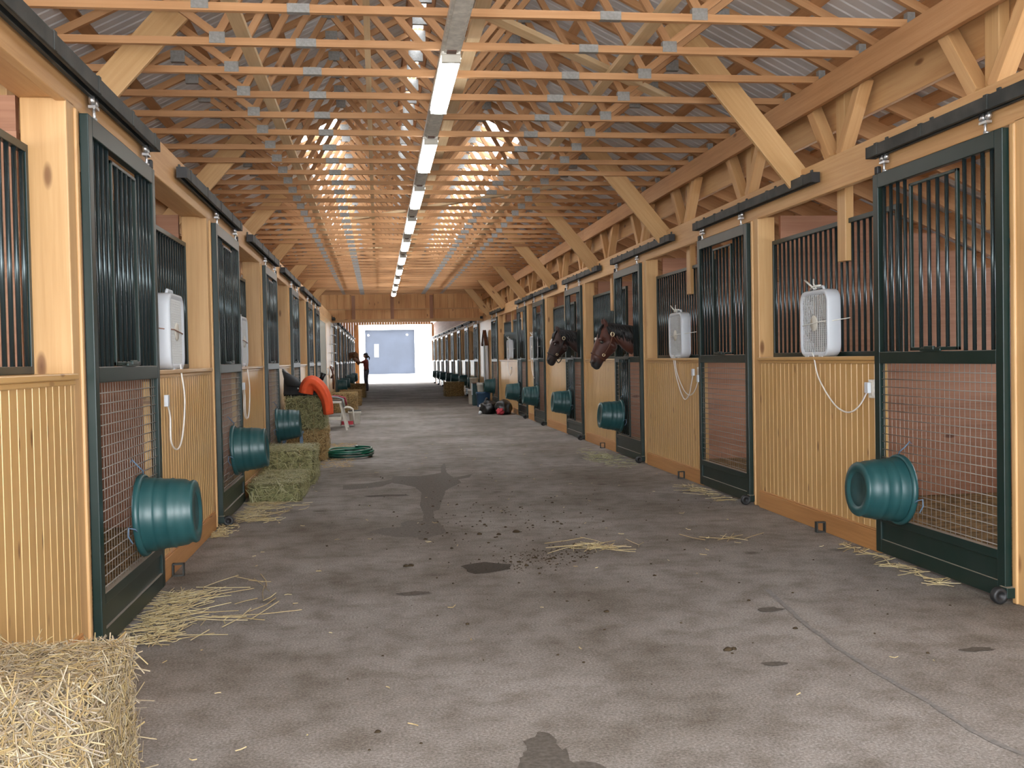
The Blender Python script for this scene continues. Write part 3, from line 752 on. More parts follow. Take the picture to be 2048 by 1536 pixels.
# ------------------------------------------------------------------ box fans
def rr(cx, cz, hw, hh, r, n=6):
    out = []
    for (sx, sz, a0) in ((1, 1, 0), (-1, 1, 90), (-1, -1, 180), (1, -1, 270)):
        for k in range(n + 1):
            a = R(a0 + 90 * k / n); out.append((cx + sx * (hw - r) + math.cos(a) * r, cz + sz * (hh - r) + math.sin(a) * r))
    return out
def fan_proto(side, name_loop):
    """local: base at z=0, face plane x=0 towards the aisle, depth along +side"""
    s = side; f = empty('box_fan'); HW, HH, DP = .245, .245, .105; cz = HH
    mb = MB()
    ring = lambda hw, hh, r, x: [(s * x, a, b) for a, b in rr(0, cz, hw, hh, r)]
    mb.loft([ring(HW - .035, HH - .035, .055, .012), ring(HW - .018, HH - .018, .07, .0), ring(HW - .004, HH - .004, .082, .004), ring(HW, HH, .085, .014), ring(HW, HH, .085, DP - .01), ring(HW - .006, HH - .006, .08, DP), ring(HW - .03, HH - .03, .06, DP), ring(HW - .035, HH - .035, .055, .012)], caps=False)
    mb.build('housing', 'white', f)
    for xg in (.010, DP - .012):
        g = MB(); n = 13
        for k in range(1, n):
            yv = -HW + .035 + (2 * HW - .07) * k / n; g.box(s * xg, s * (xg + .006), yv - .003, yv + .003, .036, 2 * HH - .036)
        for k in range(1, 26):
            zv = .035 + (2 * HH - .07) * k / 26; g.box(s * (xg + .002), s * (xg + .005), -HW + .036, HW - .036, zv - .0013, zv + .0013)
        g.build('grille', 'grill', f)
    g = MB().lathe([(0, -.004), (.055, -.004), (.06, 0), (.055, .01), (0, .012)], (s * .006, 0, cz), 'x', 20, s); g.build('hub_badge', 'offwhite', f)
    bl = MB()
    for k in range(5):
        a0 = 2 * math.pi * k / 5; vs = []; 
        for t_ in range(5):
            a = a0 + t_ * .2; tw = (.03 - .015 * t_)
            for rad in (.04, .19): vs.append((s * (.055 + tw), math.cos(a) * rad, cz + math.sin(a) * rad))
        vs2 = [(p[0] + .002, p[1], p[2]) for p in vs]
        fs = [(2 * i, 2 * i + 1, 2 * i + 3, 2 * i + 2) for i in range(4)]; bl._add(vs, fs); bl._add(vs2, [q[::-1] for q in fs])
    bl.lathe([(0, .03), (.05, .03), (.05, .085), (0, .085)], (0, 0, cz), 'x', 16, s); bl.build('blades', 'blade', f)
    h = MB(); h.tube([(s * .05, -.09, 2 * HH - .004), (s * .05, -.075, 2 * HH + .022), (s * .05, .075, 2 * HH + .022), (s * .05, .09, 2 * HH - .004)], .011, 8); h.build('carry_handle', 'white', f)
    for yv in (-.12, .12): MB().box(s * .0, s * DP, yv - .03, yv + .03, -.002, .012).build('foot', 'white', f)
    tw = MB(); tw.tube([(s * (DP + .05), -HW - .04, cz + .03), (s * .04, -HW - .003, cz + .012), (-s * .003, -HW * .6, cz + .01), (-s * .003, HW * .6, cz - .01), (s * .02, HW + .003, cz - .012), (s * (DP + .05), HW + .03, cz)], .004, 6)
    tw.build('tie_twine', 'twine' if s < 0 else 'wtwine', f)
    return f
fL, fR = fan_proto(-1, ''), fan_proto(1, '')
def bez(pts, n=10):
    out = []; P = [Vector(p) for p in pts]
    for i in range(len(P) - 1):
        p0 = P[max(0, i - 1)]; p1 = P[i]; p2 = P[i + 1]; p3 = P[min(len(P) - 1, i + 2)]
        for k in range(n):
            t = k / n; out.append(.5 * ((2 * p1) + (p2 - p0) * t + (2 * p0 - 5 * p1 + 4 * p2 - p3) * t * t + (3 * p1 - p0 - 3 * p2 + p3) * t ** 3))
    out.append(P[-1]); return out
FANS = [('R', 7.28, 'white box fan with a white twine bow on the right ledge, nearest the camera'), ('R', 10.86, 'white box fan on the right ledge beyond the second stall door'), ('R', 21.36, 'small far white box fan beside the fifth stall door on the right'), ('R', 25.3, 'farthest white box fan on the right, by the glossy boards'),
        ('L', 6.98, 'white box fan tied with brown twine on the left ledge'), ('L', 10.45, 'white box fan on the left ledge half hidden by the second door')]
us_ = {'L': False, 'R': False}
for i, (s, yy, lab) in enumerate(FANS):
    pr = fL if s == 'L' else fR; o = pr if not us_[s] else dup(pr); us_[s] = True
    o.location = ((WL + .01) if s == 'L' else (WR - .01), yy, 1.272); tag(o, lab, 'fan', 'box fans on the ledges')
    sg = 1 if s == 'R' else -1
    xw = (-.035 if s == 'R' else .035)             # cord hangs just in front of the boards
    if i in (0, 1, 4, 5):
        if s == 'R': pts = [(0, .02, .03), (xw * .2, -.02, -.01), (xw * .6, -.10, -.16), (xw * .8, -.28, -.33), (xw, -.44, -.38), (xw, -.56, -.33), (xw, -.65, -.22)] if i == 0 else [(0, .05, .03), (xw * .2, .03, -.01), (xw * .6, -.10, -.22), (xw, -.32, -.42), (xw, -.46, -.38), (xw, -.55, -.22), (xw, -.58, -.16)]
        else: pts = [(0, .05, .03), (xw * .2, .04, -.02), (xw * .8, .02, -.2), (xw, -.08, -.42), (xw, -.20, -.5), (xw, -.33, -.44), (xw, -.34, -.28), (xw, -.40, -.2)]
        ks_ = {0: 1.42, 1: 1.3, 4: 1.5, 5: 1.2}[i]; pts = [(a, b * ks_ if b < 0 else b, c) for a, b, c in pts]
        MB().tube(bez(pts, 8), .0055, 6).build('power_cord', 'cord', o)
        e = Vector(pts[-1]); MB().box(e.x - .012, e.x + .012, e.y - .02, e.y + .03, e.z - .02, e.z + .05).build('plug', 'white', o, bevel=.004)
    if i == 0:
        MB().tube([(.03, .03, .50), (.01, .06, .53), (0, .14, .575)], .007, 6).tube([(.03, .0, .50), (.02, .03, .54), (.03, .05, .575)], .006, 6).tube([(.03, .1, .505), (.02, .02, .52), (.03, -.07, .52)], .009, 6).build('twine_bow', 'wtwine', o)
    if i == 4:
        MB().tube(bez([(0, .06, .02), (-.03, .10, -.04), (-.05, .22, -.17), (-.05, .20, -.21), (-.05, .12, -.19), (-.04, .10, -.12), (-.02, .11, -.04)], 6), .006, 6).build('cord_loop', 'cord', o)
for x, yy, zz, lab in ((WR - .012, 6.34, 1.06, 'grey electrical outlet box beside the first stall door on the right'), (WR - .012, 9.98, 1.12, 'grey electrical outlet box beside the second stall door on the right')):
    o = empty('outlet_box', (x, yy, zz)); MB().box(-.02, .012, -.04, .04, -.06, .06).build('box', 'galv', o, bevel=.004); MB().box(-.024, -.02, -.025, .025, -.045, .045).build('cover', 'offwhite', o, bevel=.002); tag(o, lab, 'outlet')

# ------------------------------------------------------------------ hay and straw
def strands(mb, n, sampler, L=(.06, .16), wd=.0028, seed=1):
    rnd = random.Random(seed)
    for _ in range(n):
        p, nrm = sampler(rnd); p = Vector(p); nrm = Vector(nrm)
        d = Vector((rnd.gauss(0, 1), rnd.gauss(0, 1), rnd.gauss(0, 1))); d = (d - nrm * d.dot(nrm)).normalized(); d = (d + nrm * rnd.uniform(-.12, .45)).normalized()
        l = rnd.uniform(*L); a = p - d * l * .4 + nrm * .002; b = p + d * l * .6; m_ = (a + b) / 2 + nrm * rnd.uniform(0, .02) + Vector((rnd.gauss(0, .006), rnd.gauss(0, .006), 0))
        sd_ = d.cross(nrm).normalized() * wd * rnd.uniform(.6, 1.4); hh = nrm * wd * .7
        vs = []
        for q in (a, m_, b): vs += [q - sd_, q + hh, q + sd_]
        mb._add(vs, [(0, 1, 4, 3), (1, 2, 5, 4), (3, 4, 7, 6), (4, 5, 8, 7)])
    return mb
def bale(name, x0, x1, y0, y1, z0, z1, core, st, n, label, cat, seed=3, twine=True, L=(.05, .14), wd=.0026):
    o = empty(name, ((x0 + x1) / 2, (y0 + y1) / 2, z0)); hx, hy, hz = (x1 - x0) / 2, (y1 - y0) / 2, (z1 - z0)
    rnd = random.Random(seed); mb = MB(); nx, ny, nz = 14, 14, 10
    import bmesh
    bm = bmesh.new(); bmesh.ops.create_cube(bm, size=1); bmesh.ops.subdivide_edges(bm, edges=bm.edges, cuts=11, use_grid_fill=True)
    from mathutils import noise as mn
    for v in bm.verts:
        p = v.co.copy()
        for a in range(3):
            p[a] = math.copysign(min(abs(p[a]), .5), p[a])
        e = sum(1 for a in range(3) if abs(p[a]) > .44)
        k = 1 - .025 * max(0, e - 1)
        q = Vector((p.x * 2 * hx * k, p.y * 2 * hy * k, (p.z * k + .5) * hz))
        nz_ = mn.noise_vector(q * 9 + Vector((seed, 0, 0))) * .016 + mn.noise_vector(q * 28) * .006
        q += nz_
        if q.z < .003: q.z = .0
        v.co = q
    me = bpy.data.meshes.new('bale_body'); bm.to_mesh(me); bm.free(); me.materials.append(M[core])
    bo = bpy.data.objects.new('bale_body', me); C.objects.link(bo); bo.parent = o
    def sm(r):
        f = r.choices((0, 1, 2, 3, 4), (hx * hz, hx * hz * .4, hy * hz, hy * hz, hx * hy * 2.4))[0]
        a, b = r.uniform(-1, 1), r.uniform(-1, 1)
        if f == 0: return (a * hx, -hy, (b * .5 + .5) * hz), (0, -1, 0)
        if f == 1: return (a * hx, hy, (b * .5 + .5) * hz), (0, 1, 0)
        if f == 2: return (-hx, a * hy, (b * .5 + .5) * hz), (-1, 0, 0)
        if f == 3: return (hx, a * hy, (b * .5 + .5) * hz), (1, 0, 0)
        return (a * hx, b * hy, hz), (0, 0, 1)
    so = strands(MB(), n, sm, L, wd, seed).build('loose_stalks', st, o, fix=False); so['kind'] = 'stuff'
    if twine:
        for u in (-.45, .45):
            if hy > hx: pts = [(u * hx * 1.0, -hy - .004, .01), (u * hx, -hy - .004, hz + .004), (u * hx, hy + .004, hz + .004), (u * hx, hy + .004, .01)]
            else: pts = [(-hx - .004, u * hy, .01), (-hx - .004, u * hy, hz + .004), (hx + .004, u * hy, hz + .004), (hx + .004, u * hy, .01)]
            MB().tube(pts, .0035, 5).build('twine', 'brownstalk', o)
    return tag(o, label, cat)
bale('straw_bale', -1.27, -.80, 2.92, 3.36, 0, .425, 'strawcore', 'straw', 8000, 'yellow straw bale in the near left corner by the wall', 'bale', 3, True, (.04, .15), .0018)
bale('hay_bale', -1.22, -.70, 11.15, 12.05, 0, .36, 'haycore', 'hay', 1800, 'low green hay bale on the floor below the second tub', 'bale', 5)
bale('hay_flake', -1.21, -.74, 9.80, 11.10, 0, .165, 'haycore', 'hay', 1500, 'flat flake of green hay in front of the low bale', 'hay', 6, False)
bale('hay_bale', -1.20, -.70, 13.75, 14.75, 0, .42, 'brownhay', 'brownstalk', 1700, 'brown bottom bale of the hay stack behind the hose', 'bale', 8)
bale('hay_bale', -1.20, -.71, 13.72, 14.70, .43, .85, 'haycore', 'hay', 1700, 'green upper bale of the hay stack under the orange cloth', 'bale', 9)
bale('hay_bale', -1.15, -.55, 26.5, 27.5, 0, .5, 'brownhay', 'brownstalk', 700, 'brown hay bale on the left beyond the saddle pad bench', 'bale', 11)
bale('hay_bale', -1.12, -.50, 30.5, 31.5, 0, .45, 'brownhay', 'brownstalk', 600, 'brown hay bale beside the far tubs on the left', 'bale', 12)
bale('hay_bale', -1.12, -.45, 37.2, 38.2, 0, .5, 'brownhay', 'brownstalk', 500, 'farthest brown hay bale on the left, short of the person', 'bale', 13)
bale('hay_bale', 2.35, 3.02, 36.4, 37.4, 0, .5, 'brownhay', 'brownstalk', 600, 'brown hay bale on the floor far along the right wall', 'bale', 14)

def loose(name, label, n, region, seed, mat='floorstraw', L=(.06, .28), wd=.0028, core=None):
    rnd = random.Random(seed); mb = MB()
    for _ in range(n):
        x, yy = region(rnd); a = rnd.uniform(0, math.pi); l = rnd.uniform(*L); d = Vector((math.cos(a), math.sin(a), 0)); sd_ = Vector((-d.y, d.x, 0)) * wd * rnd.uniform(.6, 1.5)
        z = rnd.uniform(.003, .014); p = Vector((x, yy, z)); dz = Vector((0, 0, rnd.uniform(-.3, 1) * .01)); cv = Vector((-d.y, d.x, 0)) * rnd.gauss(0, .012)
        vs = []
        for t_, o_ in ((-.5, Vector()), (0, cv), (.5, dz)):
            q = p + d * l * t_ + o_; vs += [q - sd_, q + Vector((0, 0, wd)), q + sd_]
        mb._add(vs, [(0, 1, 4, 3), (1, 2, 5, 4), (3, 4, 7, 6), (4, 5, 8, 7)])
    o = mb.build(name, mat, fix=False); return tag(o, label, 'straw', kind='stuff')
def strip(x0, y0, x1, y1, sx, sy):
    def f(r):
        t_ = r.random(); return (x0 + (x1 - x0) * t_ + r.gauss(0, sx), y0 + (y1 - y0) * t_ + r.gauss(0, sy))
    return f
def side_of(x, s):                      # straw that spreads only towards the aisle
    def f(r): return None
    return f
def wall_straw(x, s, y0, y1, spread):
    def f(r):
        return (x - s * abs(r.gauss(0, spread)), r.uniform(y0, y1))
    return f
loose('loose_straw', 'scattered straw along the foot of the nearest left door', 300, wall_straw(-1.20, -1, 4.95, 6.05, .12), 21, L=(.04, .26), wd=.0022)
loose('loose_straw', 'straw wisps trailing onto the aisle from the nearest left door', 26, lambda r: (r.uniform(-1.05, -.6), r.uniform(5.3, 6.3)), 22, L=(.15, .4))
loose('loose_straw', 'straw scattered in front of the flat hay flake', 260, wall_straw(-1.18, -1, 8.6, 9.9, .18), 23, L=(.05, .22))
loose('loose_straw', 'chaff against the left baseboard before the second door', 160, wall_straw(-1.27, -1, 7.9, 8.5, .06), 24, L=(.02, .07))
loose('loose_straw', 'small wisps of straw at the foot of the first right door', 60, wall_straw(3.12, 1, 5.3, 6.6, .05), 25, L=(.05, .2))
loose('loose_straw', 'straw wisps at the foot of the second right door', 70, wall_straw(3.10, 1, 8.8, 10.0, .10), 26, L=(.05, .2))
loose('loose_straw', 'hay scraps below the nearer horse', 220, lambda r: (r.gauss(2.85, .13), r.gauss(13.0, .5)), 27, 'hay', L=(.04, .14))
loose('loose_straw', 'small pile of straw in the middle of the aisle', 34, lambda r: (r.gauss(1.42, .12), r.gauss(6.88, .09)), 28, L=(.12, .36))
loose('loose_straw', 'single long straws on the right of the aisle', 7, lambda r: (r.gauss(2.45, .12), r.gauss(7.02, .04)), 29, L=(.2, .36))
loose('loose_straw', 'chaff around the tall hay stack', 420, lambda r: (r.uniform(-.75, -.35), r.uniform(12.8, 16.5)), 30, 'brownstalk', L=(.03, .12))
loose('loose_straw', 'bits of chaff scattered over the aisle floor', 120, lambda r: (r.uniform(-1, 3), r.uniform(3.2, 16)), 31, L=(.01, .05))

# dung crumbs and damp patches on the floor
def lumps(name, label, pts, mat, seed):
    rnd = random.Random(seed); mb = MB()
    for (x, yy, r_) in pts:
        rings = []; n = 7
        for k in range(4):
            t_ = k / 3; rad = r_ * math.cos(t_ * 1.35); rings.append([(x + math.cos(6.283 * j / n) * rad * rnd.uniform(.75, 1.25), yy + math.sin(6.283 * j / n) * rad * rnd.uniform(.75, 1.25), .001 + r_ * .7 * math.sin(t_ * 1.4)) for j in range(n)])
        mb.loft(rings)
    return tag(mb.build(name, mat), label, 'dung', kind='stuff')
rnd = random.Random(5); pts = []
for _ in range(330):
    t_ = rnd.random(); pts.append((.75 + .7 * t_ + rnd.gauss(0, .09), 6.42 + .45 * t_ + rnd.gauss(0, .17), abs(rnd.gauss(0, .0035)) + .002))
for _ in range(16): pts.append((rnd.gauss(1.33, .05), rnd.gauss(6.88, .02), rnd.uniform(.006, .013)))
lumps('dung_crumbs', 'trail of dark dung crumbs between the dark patch and the straw pile', pts, 'dung', 6)
pts = [(rnd.gauss(1.0, .45), rnd.gauss(8.0, .9), abs(rnd.gauss(0, .005)) + .003) for _ in range(150)] + [(rnd.uniform(-.4, 2.9), rnd.uniform(3.3, 12), abs(rnd.gauss(0, .004)) + .002) for _ in range(200)]
pts += [(.15 + .03 * k, 6.52 + .01 * k, .02) for k in range(2)] + [(1.50, 4.35, .02), (1.53, 4.36, .014), (.72, 7.6, .02), (.86, 7.55, .018), (1.0, 7.63, .026)]
lumps('dung_crumbs', 'dark crumbs scattered over the middle of the aisle', pts, 'dung', 7)
def patch(name, poly, mat, label, z=.0025, fr=.012):
    rnd = random.Random(len(poly)); P = []
    for i in range(len(poly)):
        a, b = Vector((*poly[i], 0)), Vector((*poly[(i + 1) % len(poly)], 0)); P.append(a)
        nseg = max(1, int((b - a).length / .05))
        for k in range(1, nseg):
            q = a.lerp(b, k / nseg); P.append(q + Vector((rnd.gauss(0, fr * .5), rnd.gauss(0, fr), 0)))
    import bmesh
    bm = bmesh.new(); vs = [bm.verts.new((p.x, p.y, z)) for p in P]
    f = bm.faces.new(vs); f.normal_update()
    if f.normal.z < 0: f.normal_flip()
    bmesh.ops.triangulate(bm, faces=[f])
    me = bpy.data.meshes.new(name); bm.to_mesh(me); bm.free(); me.materials.append(M[mat]); o = bpy.data.objects.new(name, me); C.objects.link(o)
    return tag(o, label, 'stain', kind='stuff')
S1 = [(-.094, 7.893), (-.004, 8.056), (.148, 8.073), (.156, 8.268), (.223, 8.397), (.33, 8.34), (.359, 8.703), (.349, 9.252), (.4, 10.111), (.357, 10.577), (.26, 10.798), (.123, 11.038), (.027, 10.767), (-.268, 10.568), (-.382, 10.6), (-.389, 10.986), (-.138, 11.063), (.127, 11.352), (.144, 11.68), (.456, 11.586), (.7, 11.863), (.725, 12.49), (.813, 13.019), (.763, 11.844), (.802, 11.314), (1.043, 11.639), (.976, 11.317), (.838, 11.141), (.849, 10.825), (.747, 10.56), (.644, 10.219), (.57, 9.57), (.501, 8.93), (.447, 8.843), (.433, 8.495), (.46, 8.249), (.488, 7.776), (.442, 7.659), (.346, 7.559), (.33, 7.397), (.269, 7.482), (.264, 7.579), (.109, 7.617), (-.005, 7.769)]
patch('wet_spill', S1, 'wet', 'long wet spill winding along the middle of the aisle', .0022, .006)
CRACK = [(2.089, 5.426), (2.002, 4.78), (1.964, 4.261), (1.964, 3.898), (1.982, 3.586), (1.971, 3.273), (1.992, 3.108), (2.012, 3.039), (2.038, 3.039), (2.018, 3.108), (1.997, 3.273), (2.008, 3.586), (1.99, 3.898), (1.99, 4.261), (2.028, 4.78), (2.115, 5.426)]
S2 = [(.487, 6.443), (.565, 6.507), (.651, 6.55), (.718, 6.493), (.815, 6.429), (.782, 6.296), (.714, 6.253), (.639, 6.213), (.56, 6.193), (.519, 6.259), (.514, 6.377)]
patch('damp_patch', S2, 'dirtstain', 'small dark brown damp patch in the middle of the aisle', .0026, .012)
S3 = [(.398, 3.11), (.413, 3.22), (.426, 3.261), (.429, 3.295), (.444, 3.308), (.447, 3.338), (.463, 3.355), (.468, 3.407), (.46, 3.435), (.481, 3.456), (.508, 3.471), (.523, 3.516), (.545, 3.512), (.562, 3.492), (.576, 3.431), (.568, 3.394), (.578, 3.34), (.594, 3.353), (.592, 3.301), (.586, 3.247), (.594, 3.226), (.624, 3.236), (.665, 3.214), (.687, 3.174), (.72, 3.08)]
patch('damp_patch', S3, 'damp', 'dark damp patch at the bottom edge of the photo', .0026, .004)
patch('floor_crack', CRACK, 'crack', 'long dark crack running along the right of the near aisle floor', .0024, .006)
for i, (x, yy, a, b, lab) in enumerate(((1.62, 4.12, .055, .03, 'small oval damp spot on the right of the near aisle floor'), (2.55, 4.15, .08, .035, 'damp spot near the right edge of the aisle floor'), (1.95, 5.0, .07, .05, 'faint damp spot on the aisle floor below the straw pile'), (.18, 5.75, .1, .05, 'faint damp spot on the left of the aisle floor'), (.05, 10.0, .25, .08, 'faint damp smear left of the wet spill'))):
    r_ = random.Random(i); patch('damp_patch', [(x + math.cos(k * .524) * a * r_.uniform(.7, 1.2), yy + math.sin(k * .524) * b * r_.uniform(.7, 1.2)) for k in range(12)], 'damp', lab, .0026, .004)

# green hose coil
h = empty('garden_hose', (-.41, 14.2, 0))
rnd = random.Random(3); pts = []
for k in range(150):
    a = k * 2 * math.pi / 24; lay = k / 150
    pts.append((math.cos(a) * (.30 - .03 * math.sin(k * .11)), math.sin(a) * (.34 - .03 * math.cos(k * .07)), .014 + .10 * lay + .008 * math.sin(k * .4)))
MB().tube(pts[:80], .0125, 8).build('lower_coils', 'hose2', h); MB().tube(pts[79:], .0125, 8).build('upper_coils', 'hose', h)
MB().tube([pts[-1], (pts[-1][0] + .02, pts[-1][1] + .05, pts[-1][2])], .016, 8).build('coupling', 'zinc', h)
tag(h, 'coiled green garden hose on the aisle floor by the hay stack', 'hose')

# ------------------------------------------------------------------ horses
HZ = .000578
def hp(a, b): return Vector((3.0 + (a - 756) * 0, 0, 0))
def horse(name, label, coat, mane, dark, xf, strap_mat, star, seed=1):
    """profile measured in the x-z plane, body along +x inside the stall; origin on the floor under the poll"""
    root = empty(name)
    def P(a, b):   # profile units -> metres, local x 0 at the poll, z up
        return ((a - 560) * HZ, 1.71 - (b - 330) * HZ)
    prof = [((222, 1240), (318, 1322), .030), ((203, 1165), (400, 1315), .050), ((212, 1080), (455, 1240), .056), ((228, 985), (505, 1150), .054), ((258, 870), (585, 1085), .062), ((292, 770), (690, 1000), .078), ((325, 680), (775, 920), .092), ((352, 600), (815, 850), .100), ((392, 500), (815, 770), .098), ((455, 395), (810, 730), .088), ((560, 335), (850, 770), .078),
            ((700, 325), (935, 870), .080), ((880, 352), (1035, 950), .090), ((1110, 400), (1150, 1010), .105)]
    rings = []
    for (t, u, wd) in prof:
        (xa, za), (xb, zb) = P(*t), P(*u); c = Vector(((xa + xb) / 2, 0, (za + zb) / 2)); ax = Vector((xb - xa, 0, zb - za)) / 2
        rg = []
        for k in range(20):
            a = 2 * math.pi * k / 20; ca, sa = math.cos(a), math.sin(a)
            wloc = wd * (1 - .22 * (ca * .5 + .5))          # narrower towards the jaw side
            rg.append(c + ax * ca + Vector((0, wloc * (abs(sa) ** .85) * (1 if sa >= 0 else -1), 0)))
        rings.append(rg)
    for (x, zt, zb, wd) in ((.55, 1.66, 1.02, .13), (.78, 1.62, .80, .19), (1.05, 1.60, .68, .25), (1.45, 1.52, .64, .28), (1.9, 1.50, .68, .28), (2.3, 1.53, .80, .26), (2.5, 1.42, .95, .18), (2.58, 1.25, 1.1, .06)):
        rings.append([Vector((x, wd * math.sin(2 * math.pi * k / 20), (zt + zb) / 2 + (zt - zb) / 2 * math.cos(2 * math.pi * k / 20))) for k in range(20)])
    mb = MB(); mb.loft(rings)
    for x0, kind in ((.85, 'f'), (2.25, 'h')):
        for sy in (-1, 1):
            yb = sy * (.13 if kind == 'f' else .14)
            pth = [((x0, yb, 1.0), .12), ((x0, yb, .78), .09), ((x0 - .02, yb, .48), .055), ((x0, yb, .30), .036), ((x0, yb, .14), .038), ((x0 - .03, yb, .06), .045), ((x0 - .05, yb, .036), .06)] if kind == 'f' else [((x0, yb, 1.05), .17), ((x0 - .12, yb, .80), .12), ((x0 + .02, yb, .58), .065), ((x0 + .08, yb, .48), .055), ((x0 + .04, yb, .28), .038), ((x0 + .03, yb, .13), .04), ((x0, yb, .036), .06)]
            mb.tube([p for p, _ in pth], [r for _, r in pth], 12)
    for sy in (-1, 1):   # ears
        ex, ez = P(525, 345)
        mb.tube([(ex + .03, sy * .045, ez - .03), (ex + .005, sy * .06, ez + .03), (ex - .012, sy * .062, ez + .07), (ex - .016, sy * .058, ez + .092)], [.030, .030, .018, .004], 10)
    # brow, cheek and nostril swellings
    for sy in (-1, 1):
        bx_, bz_ = P(430, 690); mb.tube([(bx_ + .05, sy * .078, bz_ + .005), (bx_, sy * .090, bz_ + .022), (bx_ - .04, sy * .078, bz_ + .01)], [.018, .026, .018], 8)
        cx_, cz_ = P(700, 800); mb.tube([(cx_ - .05, sy * .07, cz_ + .04), (cx_, sy * .075, cz_), (cx_ + .03, sy * .06, cz_ - .03)], [.03, .045, .03], 8)
        nx_, nz_ = P(245, 1140); mb.tube([(nx_ + .025, sy * .045, nz_ + .03), (nx_, sy * .05, nz_), (nx_ - .01, sy * .04, nz_ - .03)], [.012, .018, .012], 8)
    body = mb.build('body', coat, root)
    rm = body.modifiers.new('skin', 'REMESH'); rm.mode = 'VOXEL'; rm.voxel_size = .012; rm.use_smooth_shade = True
    smo = body.modifiers.new('smooth', 'SMOOTH'); smo.iterations = 5; smo.factor = .5
    # eyes and nostrils
    for sy in (-1, 1):
        ex, ez = P(436, 712); e = MB()
        for r_, mt in ((.024, 'eye'),):
            prof_ = [(math.sin(t_ * math.pi / 8) * r_, -math.cos(t_ * math.pi / 8) * r_) for t_ in range(9)]
            e.lathe(prof_, (ex, sy * .088, ez), 'y', 14); e.build('eye', 'eyeball', root)
        nx_, nz_ = P(235, 1150); MB().lathe([(math.sin(t_ * math.pi / 6) * .013, -math.cos(t_ * math.pi / 6) * .006) for t_ in range(7)], (nx_, sy * .055, nz_), 'y', 10).build('nostril', 'black', root)
    # mane and forelock: hanging locks
    mb = MB(); rr_ = random.Random(seed)
    for k in range(150):
        t_ = k / 150; a = 540 + t_ * 640; b = 335 + max(0, t_ - .1) * 85; x, z = P(a, b); sy = rr_.choice((-1, -1, -1, 1)); l = rr_.uniform(.07, .16) * (1 + .5 * t_)
        mb.tube([(x, sy * .004, z + .012), (x + .01, sy * (.045 + rr_.uniform(0, .015)), z - .005), (x + .03 + rr_.uniform(-.01, .02), sy * (.088 + .02 * t_), z - l * .55), (x + .045 + rr_.uniform(-.02, .03), sy * (.094 + .02 * t_), z - l)], [.012, .013, .010, .003], 5)
    mb.tube([Vector((P(540 + q * 64, 335 + max(0, q - 1) * 8.5)[0], 0, P(540 + q * 64, 335 + max(0, q - 1) * 8.5)[1] + .004)) for q in range(11)], .024, 8)
    mb.build('mane', mane, root)
    mb = MB()
    for k in range(60):
        u = rr_.uniform(-1, 1); x, z = P(520 - abs(u) * 20, 350); x2, z2 = P(405 + rr_.uniform(-35, 40), 590 + rr_.uniform(-40, 90))
        mb.tube([(x, u * .03, z + .012), ((x + x2) / 2 - .025, u * .05, (z + z2) / 2 + .02), (x2 - .006, u * .062, z2)], [.010, .011, .003], 5)
    mb.build('forelock', mane, root)
    if star:
        (a0, b0), (a1, b1) = star; x0, z0 = P(a0, b0); x1, z1 = P(a1, b1); dx, dz = Vector((x1 - x0, 0, z1 - z0)).normalized().xz; nrm = Vector((dz, 0, -dx)) if dz < 0 else Vector((-dz, 0, dx))
        if nrm.x > 0: nrm = -nrm
        mb = MB(); mb.tube([Vector((x0, 0, z0)) , Vector(((x0 + x1) / 2, 0, (z0 + z1) / 2)), Vector((x1, 0, z1))], [.012, .026, .010], 10); mb.build('white_star', 'starwhite', root)
    # halter: noseband, cheek pieces, crown, throat latch, ring
    hs = MB()
    def band(t, u, wd, r_=.006, wdt=.011):
        (xa, za), (xb, zb) = P(*t), P(*u); c = Vector(((xa + xb) / 2, 0, (za + zb) / 2)); ax = Vector((xb - xa, 0, zb - za)) / 2
        ps = [c + ax * 1.05 * math.cos(6.2832 * k / 28) + Vector((0, 1.10 * wd * (1 - .22 * (math.cos(6.2832 * k / 28) * .5 + .5)) * (abs(math.sin(6.2832 * k / 28)) ** .85) * (1 if math.sin(6.2832 * k / 28) >= 0 else -1), 0)) for k in range(28)]
        hs.tube(ps, r_ * 1.5, 6, closed=True)
    band((238, 950), (528, 1120), .056); band((545, 335), (838, 760), .082)
    for sy in (-1, 1):
        q = [P(480, 1000), P(600, 800), P(668, 560), P(600, 380)]
        hs.tube(bez([(q[0][0], sy * .066, q[0][1]), (q[1][0], sy * .095, q[1][1]), (q[2][0], sy * .104, q[2][1]), (q[3][0], sy * .070, q[3][1])], 6), .008, 6)
    hl = hs.build('halter', strap_mat, root)
    mb = MB()
    for sy in (-1, 1):
        x, z = P(670, 550); mb.tube([(x + .022 * math.cos(k * .524), sy * .112, z + .026 * math.sin(k * .524)) for k in range(12)], .007, 6, closed=True)
        x, z = P(482, 1000); mb.tube([(x + .016 * math.cos(k * .524), sy * .072, z + .016 * math.sin(k * .524)) for k in range(12)], .005, 6, closed=True)
    mb.build('halter_ring', 'brass', hl)
    if strap_mat == 'leather':
        x, z = P(560, 1110); MB().tube(bez([(x - .06, -.03, z), (x - .02, -.035, z - .07), (x + .03, -.03, z - .02), (x + .05, -.03, z + .06)], 6), .008, 6).build('chin_strap', 'leather', hl)
    root.matrix_world = xf
    return tag(root, label, 'horse')
